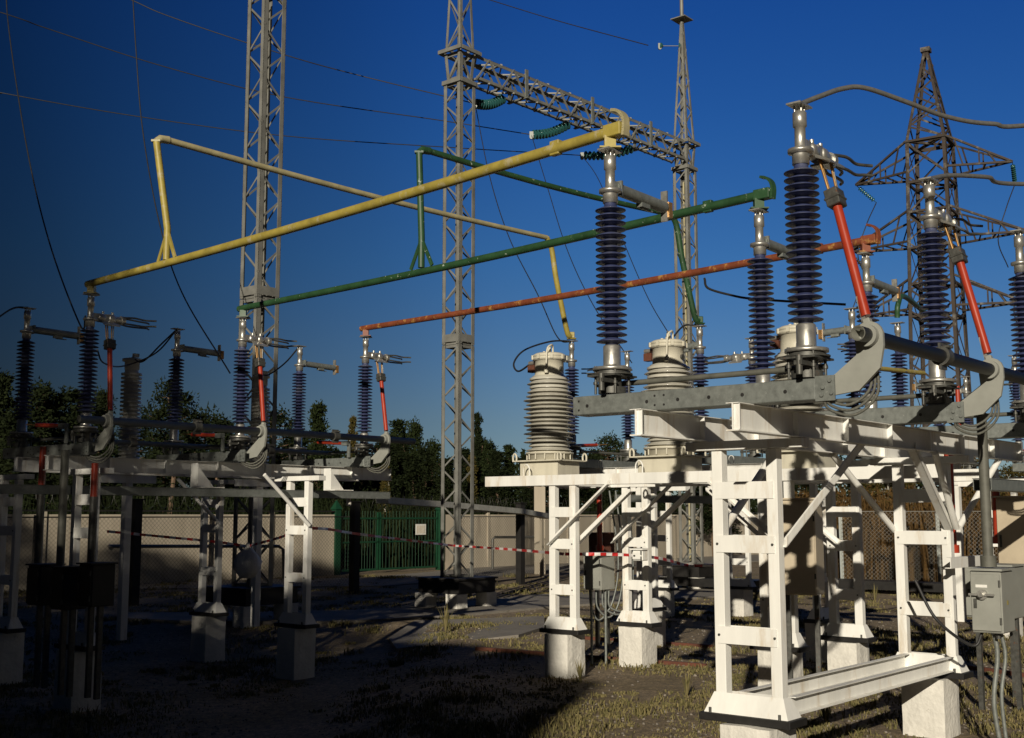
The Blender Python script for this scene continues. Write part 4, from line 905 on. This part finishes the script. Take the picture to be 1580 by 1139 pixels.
T=[ # px, top y, Y, kind, width, label, tone
(4,572,56,0,.9,'dark conifer cut by the left edge, tall',1),(62,592,58,1,1.1,'broad dark tree right of the leftmost insulator',1),(108,598,60,5,1.3,'dark round-topped tree just left of the yellow busbar column',1),
(30,632,52,0,1.5,'low dark bushy tree behind the leftmost insulator',1),(160,600,60,0,.9,'narrow dark pine behind the leftmost red rod',1),(210,655,55,1,1.3,'low dark bush-like pine beside the slender white transformer',1),
(268,588,50,2,.9,'lone flat-crowned pine behind the third insulator from the left',1),(312,640,62,2,1.2,'wide-topped pine right of the flat-crowned one',1),(345,645,62,4,1.3,'pointed pine left of the left lattice tower',1),
(425,632,56,1,1.0,'round pine directly behind the left lattice tower',1),(492,620,50,0,.80,'neat conical pine between two blue insulators',0),(545,640,62,3,.6,'bare spindly tree left of the red busbar column',2),
(452,675,60,1,1.2,'low pine behind the fifth insulator',1),(615,645,70,3,1.3,'slender tree just right of the red busbar column',0),(640,650,66,4,.8,'bright conifer left of the middle tower',0),
(668,680,64,4,1.0,'shorter conifer left of the middle tower',0),(590,680,58,4,1.2,'low dark pine at the foot of the red rod',1),(737,634,68,3,.6,'tall thin spruce right of the middle tower',1),
(715,690,60,0,1.1,'conifer seen through the middle tower',1),(755,682,62,4,1.0,'conifer right of the thin spruce',0),(785,684,60,3,1.1,'conifer left of the leftmost transformer',0),(812,700,66,0,1.1,'low tree against the leftmost transformer',1),
(560,696,60,0,1.5,'low dark tree above the green gate, left',1),(636,700,56,4,1.4,'dark conifer above the green gate, right',1),(690,705,54,0,1.4,'dark low conifer behind the middle tower',1),
(772,722,52,4,1.5,'dark low conifer above the right wall',1),(940,672,72,1,1.0,'round-topped tree between the first two transformers',0),(905,700,66,1,1.3,'low tree behind the red rod of the transformers',1),(990,700,66,5,1.3,'low tree behind the middle transformer',1),
(250,690,54,5,1.4,'low dark tree under the lone pine',1),(390,690,54,5,1.4,'low dark tree at the foot of the left tower',1),(510,690,54,4,1.5,'low dark tree below the conical pine',1),(140,680,52,5,1.5,'low dark tree behind the shaded frame',1),
(1100,720,60,1,1.4,'dark tree behind the largest ladder post',1),(1230,725,60,5,1.4,'dark tree behind the beige cabinet',1),(1370,715,56,1,1.3,'brownish tree behind the right frame',2),(1490,705,50,5,1.2,'yellowing bush-like tree at the right edge',2),(1560,720,54,1,1.4,'brownish tree cut by the right edge',2),(845,720,58,5,1.3,'dark tree behind the leftmost transformer frame',1),
(600,668,63,0,1.0,'spiky conifer left of the bright one',1),(622,676,61,3,1.2,'slim spiky conifer before the bright one',1),(655,690,60,4,1.1,'spiky dark conifer touching the middle tower',1),(742,676,63,4,.9,'spiky conifer just right of the thin spruce',1),(766,694,59,0,1.1,'spiky dark conifer above the black post',1),(540,708,57,4,1.2,'spiky dark conifer above the left gate post',1),(728,700,57,3,.8,'pale-stemmed birch right of the middle tower',2),(595,715,53,3,.9,'pale-stemmed birch above the gate',2)]
for r in T: tree(r[0],r[1],r[2],r[3],r[4],r[5],r[6],name='birch_tree' if r[6]==2 and 'birch' in r[5] else 'pine_tree' if r[6]<2 else 'autumn_tree')
# far wood that closes the horizon
rnd=random.Random(5); b=MB()
for k in range(60000):
    x=rnd.uniform(-75,85); y=rnd.uniform(88,104); hh=4.9+1.3*math.sin(x*.31)+1.0*math.sin(x*.83+1)+.7*math.sin(x*2.3)
    z=hh*rnd.random()**.7; l=rnd.uniform(.18,.42)
    e=Vector((rnd.gauss(0,1),rnd.gauss(0,.5),rnd.gauss(.3,.8))).normalized(); g=e.cross(Vector((rnd.gauss(0,.4),1,rnd.gauss(0,.4)))).normalized()*l*.4
    p=Vector((x,y,z)); b.add([p-g,p+e*l,p+g],[(0,1,2)])
tag(b.build('far_wood',darkL),kind='stuff',label='far dark wood closing the horizon',cat='wood')
# dry reeds behind the right fence and undergrowth behind the wall
def thicket(name,n,f,m,label,h0,h1,wb=.02):
    rnd=random.Random(9); b=MB()
    for k in range(n):
        x,y=f(rnd); h=rnd.uniform(h0,h1); lx,ly=rnd.gauss(0,.10)*h,rnd.gauss(0,.10)*h
        a=rnd.random()*PI; g=Vector((math.cos(a),math.sin(a),0))*wb
        p=Vector((x,y,0)); q=p+Vector((lx*.4,ly*.4,h*.6)); t=p+Vector((lx,ly,h)); b.add([p-g,p+g,q+g*.8,q-g*.8,t],[(0,1,2,3),(3,2,4)])
        for j in range(6):
            c=p.lerp(t,rnd.uniform(.15,1)); d=Vector((rnd.gauss(0,1),rnd.gauss(0,1),rnd.gauss(0,1))).normalized()*rnd.uniform(.06,.14)*h/2; g2=d.cross(Vector((rnd.random(),rnd.random(),rnd.random()))).normalized()*.035
            b.add([c-g2,c+d,c+g2],[(0,1,2)])
    tag(b.build(name,m),kind='stuff',label=label,cat='undergrowth')
thicket('dry_reeds',5000,lambda r:(r.uniform(8.5,26),r.uniform(35,39)),reedL,'tall dry brown reeds behind the right fence',1.8,3.1,.03)
thicket('undergrowth',6000,lambda r:(lambda s,o:(wa.x+wd_.x*s-.75*o,wa.y+wd_.y*s+.66*o))(r.uniform(-14,34),r.uniform(2.0,7)),darkL,'dark undergrowth behind the boundary wall',1.4,3.3,.03)
# grass and weeds on the yard
def grass():
    rnd=random.Random(21); b=MB(); n=0
    spots=[]
    for _ in range(3600):
        u=rnd.random(); Y=7.5+u**1.6*34; X=rnd.uniform(-.46,.46)*Y*1.0; spots.append((X,Y,rnd.uniform(.06,.55),rnd.uniform(.02,.03+.15*rnd.random()**2)))
    for X,Y,rad,hh in spots:
        if math.sin(X*.9+1)*math.cos(Y*.55+X*.3)+.5*math.sin(X*2.3+Y*1.7)+rnd.gauss(0,.35)<-.30: continue
        dens=int(190*rnd.random()*min(1.6,.35+rad)*(14/max(9,Y))**.6)
        for _ in range(dens):
            a=rnd.random()*2*PI; r=rad*math.sqrt(rnd.random()); x=X+r*math.cos(a); y=Y+r*math.sin(a); z=gz(x,y)
            h=hh*rnd.uniform(.4,1.3); l=Vector((rnd.gauss(0,.35),rnd.gauss(0,.35),1))*h; w_=.0022+.00038*Y; g=Vector((math.cos(a*3),math.sin(a*3),0))*w_
            p=Vector((x,y,z-.01)); q=p+l*.55+Vector((0,0,.02)); t=p+l+Vector((l.x*.5,l.y*.5,-.1*h)); b.add([p-g,p+g,q+g*.7,q-g*.7,t],[(0,1,2,3),(3,2,4)])
    tag(b.build('dry_grass',grassL),kind='stuff',label='patches of short dry grass over the gravel yard',cat='grass')
grass()
def stones():
    rnd=random.Random(77); b=MB()
    for k in range(15000):
        u=rnd.random(); y=7.2+u**1.7*22; x=rnd.uniform(-.45,.46)*y
        if math.sin(x*1.3+2)*math.sin(y*.9+x*.4)+rnd.gauss(0,.5)<-.1: continue
        z=gz(x,y); r=rnd.uniform(.008,.022)*(1+.6*(rnd.random()>.96)); a=rnd.random()*6
        q=[Vector((x+r*rnd.uniform(.7,1.3)*math.cos(a+t*1.57),y+r*rnd.uniform(.7,1.3)*math.sin(a+t*1.57),z-.002)) for t in range(4)]; c=[Vector((x+(p.x-x)*.6,y+(p.y-y)*.6,z+r*rnd.uniform(.5,.9))) for p in q]
        b.add(q+c,[(0,1,5,4),(1,2,6,5),(2,3,7,6),(3,0,4,7),(4,5,6,7)])
    m=mat('gravel_stone',(.20,.175,.145),.9,0,.5,9,.1)
    tag(b.build('gravel',m),kind='stuff',label='loose gravel stones over the yard soil',cat='gravel')
stones()
def weed(px,py,h,label,k):
    p=onz(px,py); rnd=random.Random(k); b=MB()
    for j in range(26):
        a=rnd.random()*2*PI; l=h*rnd.uniform(.5,1); sp=rnd.uniform(.1,.45); tip=Vector((math.cos(a)*sp*l,math.sin(a)*sp*l,l)); g=Vector((-math.sin(a),math.cos(a),0))*.007
        m=tip*.55+Vector((0,0,.1*l)); b.add([-g,g,m+g,m-g,tip],[(0,1,2,3),(3,2,4)])
    tag(b.build('weed_tuft',grassL,None,0,Vector((p.x,p.y,gz(p.x,p.y)))),label,'weed','weed tufts in the yard')
for k,(px,py,h,l) in enumerate(((688,975,.55,'tall weed tuft before the middle tower base'),(1060,1075,.32,'green weed tuft left of the largest ladder post'),(1275,1120,.30,'weed tuft at the bottom edge between the two ladder posts'),(1420,1130,.28,'weed tuft at the foot of the chipped footing'),(1480,1125,.25,'weed tuft right of the chipped footing'),(1550,1010,.30,'weed tuft right of the grey conduits'),(895,1050,.28,'weed tuft at the foot of the half-shaded footing'),(985,1030,.24,'weed tuft at the foot of the footing behind the junction box'),(1350,930,.5,'large weed tuft beyond the frame'))): weed(px,py,h,l,k)
# ---------------------------------------------------------------- building behind the camera; unseen birches added to dim the left
def building():
    tanE=math.tan(SUN_EL); H=10.0; D=H/tanE
    cs=Vector((1.06,15.05,0)); cor=cs-Vector((LX,LY,0))*D     # corner whose shadow falls beside the half-shaded footing
    t=empty('switchgear_building',cor,TH,'flat-roofed brick building behind the viewer, seen only by its shadow','building')
    Lb=24; W_=9
    MB().bb((-W_,0,0),(0,Lb,H)).build('wall',concrete,t)
    MB().bb((-W_-.2,-.0,H+.001),(0.0,Lb+.2,H+.18)).build('roof',tar,t)
    MB().bb((-4,8.0,H+.19),(-.02,Lb,H+.62)).build('added_roof_step',concrete,t)  # higher roof part added to deepen the shade at far left
    for y,h,wd in((.7,.72,1.5),(2.6,.80,2.6)): MB().bb((-1.2,y,H+.19),(-.05,y+wd,H+.19+h)).build('vent_box',galv,t)
    for k in range(7):
        for z in(1.2,4.2):
            f=MB().bb((.001,1.2+k*3.2,z),(.06,2.8+k*3.2,z+1.6)).build('window',white,t); MB().bb((.061,1.3+k*3.2,z+.1),(.07,2.7+k*3.2,z+1.5)).build('pane',tar,f)
building()
def shade_tree_mesh(seed,n):  # foliage added out of view to thin the sun on the left
    rnd=random.Random(seed); cr=MB(); tr=MB(); tr.tube([(0,0,0),(.1,.05,7),(-.1,0,14),(0,.1,19)],[.22,.16,.08,.02],8)
    for k in range(40):
        z=4+15*rnd.random(); a=rnd.random()*6.28; r=2.6*(1-((z-11)/10)**2)**.5; tr.tube([(0,0,z-1),(r*math.cos(a)*.9,r*math.sin(a)*.9,z)],[.05,.015],4)
    for k in range(n):
        z=2.5+18*rnd.random(); r=2.9*max(.05,(1-((z-11)/10.5)**2))**.5*rnd.random()**.5; a=rnd.random()*6.28; c=Vector((r*math.cos(a),r*math.sin(a),z))
        e=Vector((rnd.gauss(0,1),rnd.gauss(0,1),rnd.gauss(0,1))).normalized()*.085; g=e.cross(Vector((rnd.gauss(0,1),rnd.gauss(0,1),rnd.gauss(0,1)))).normalized()*.075
        cr.add([c-g,c+e,c+g,c-e],[(0,1,2,3)])
    return cr,tr
ca,ta=shade_tree_mesh(1,26000); cb,tb=shade_tree_mesh(2,7500)
def mk(b,n,m):
    x=bpy.data.meshes.new(n); x.from_pydata(b.v,[],b.f); x.update(); x.materials.append(m); return x
full=(mk(ca,'crown',birchL),mk(ta,'trunk',birch)); thin_=(mk(cb,'crown',birchL),mk(tb,'trunk',birch))
for k,(x,y,q,sc_) in enumerate(((-9.0,-6.5,thin_,.62),(-11.6,-5.6,full,.95),(-14.3,-6.2,full,1.0),(-17.0,-5.2,full,1.02),(-20.4,-6.4,full,.98),(-24,-5.0,full,1.0),(-27.5,-5.5,full,1.03))):
    t=empty('birch_tree',(x,y,0),k*1.3,'tall birch added out of view to dim the left of the yard','tree','added shade birches out of view'); t.scale=(sc_,sc_,sc_*.76)
    for me_,nm in zip(q,('crown','trunk')):
        o=bpy.data.objects.new(nm,me_); C.objects.link(o); o.parent=t
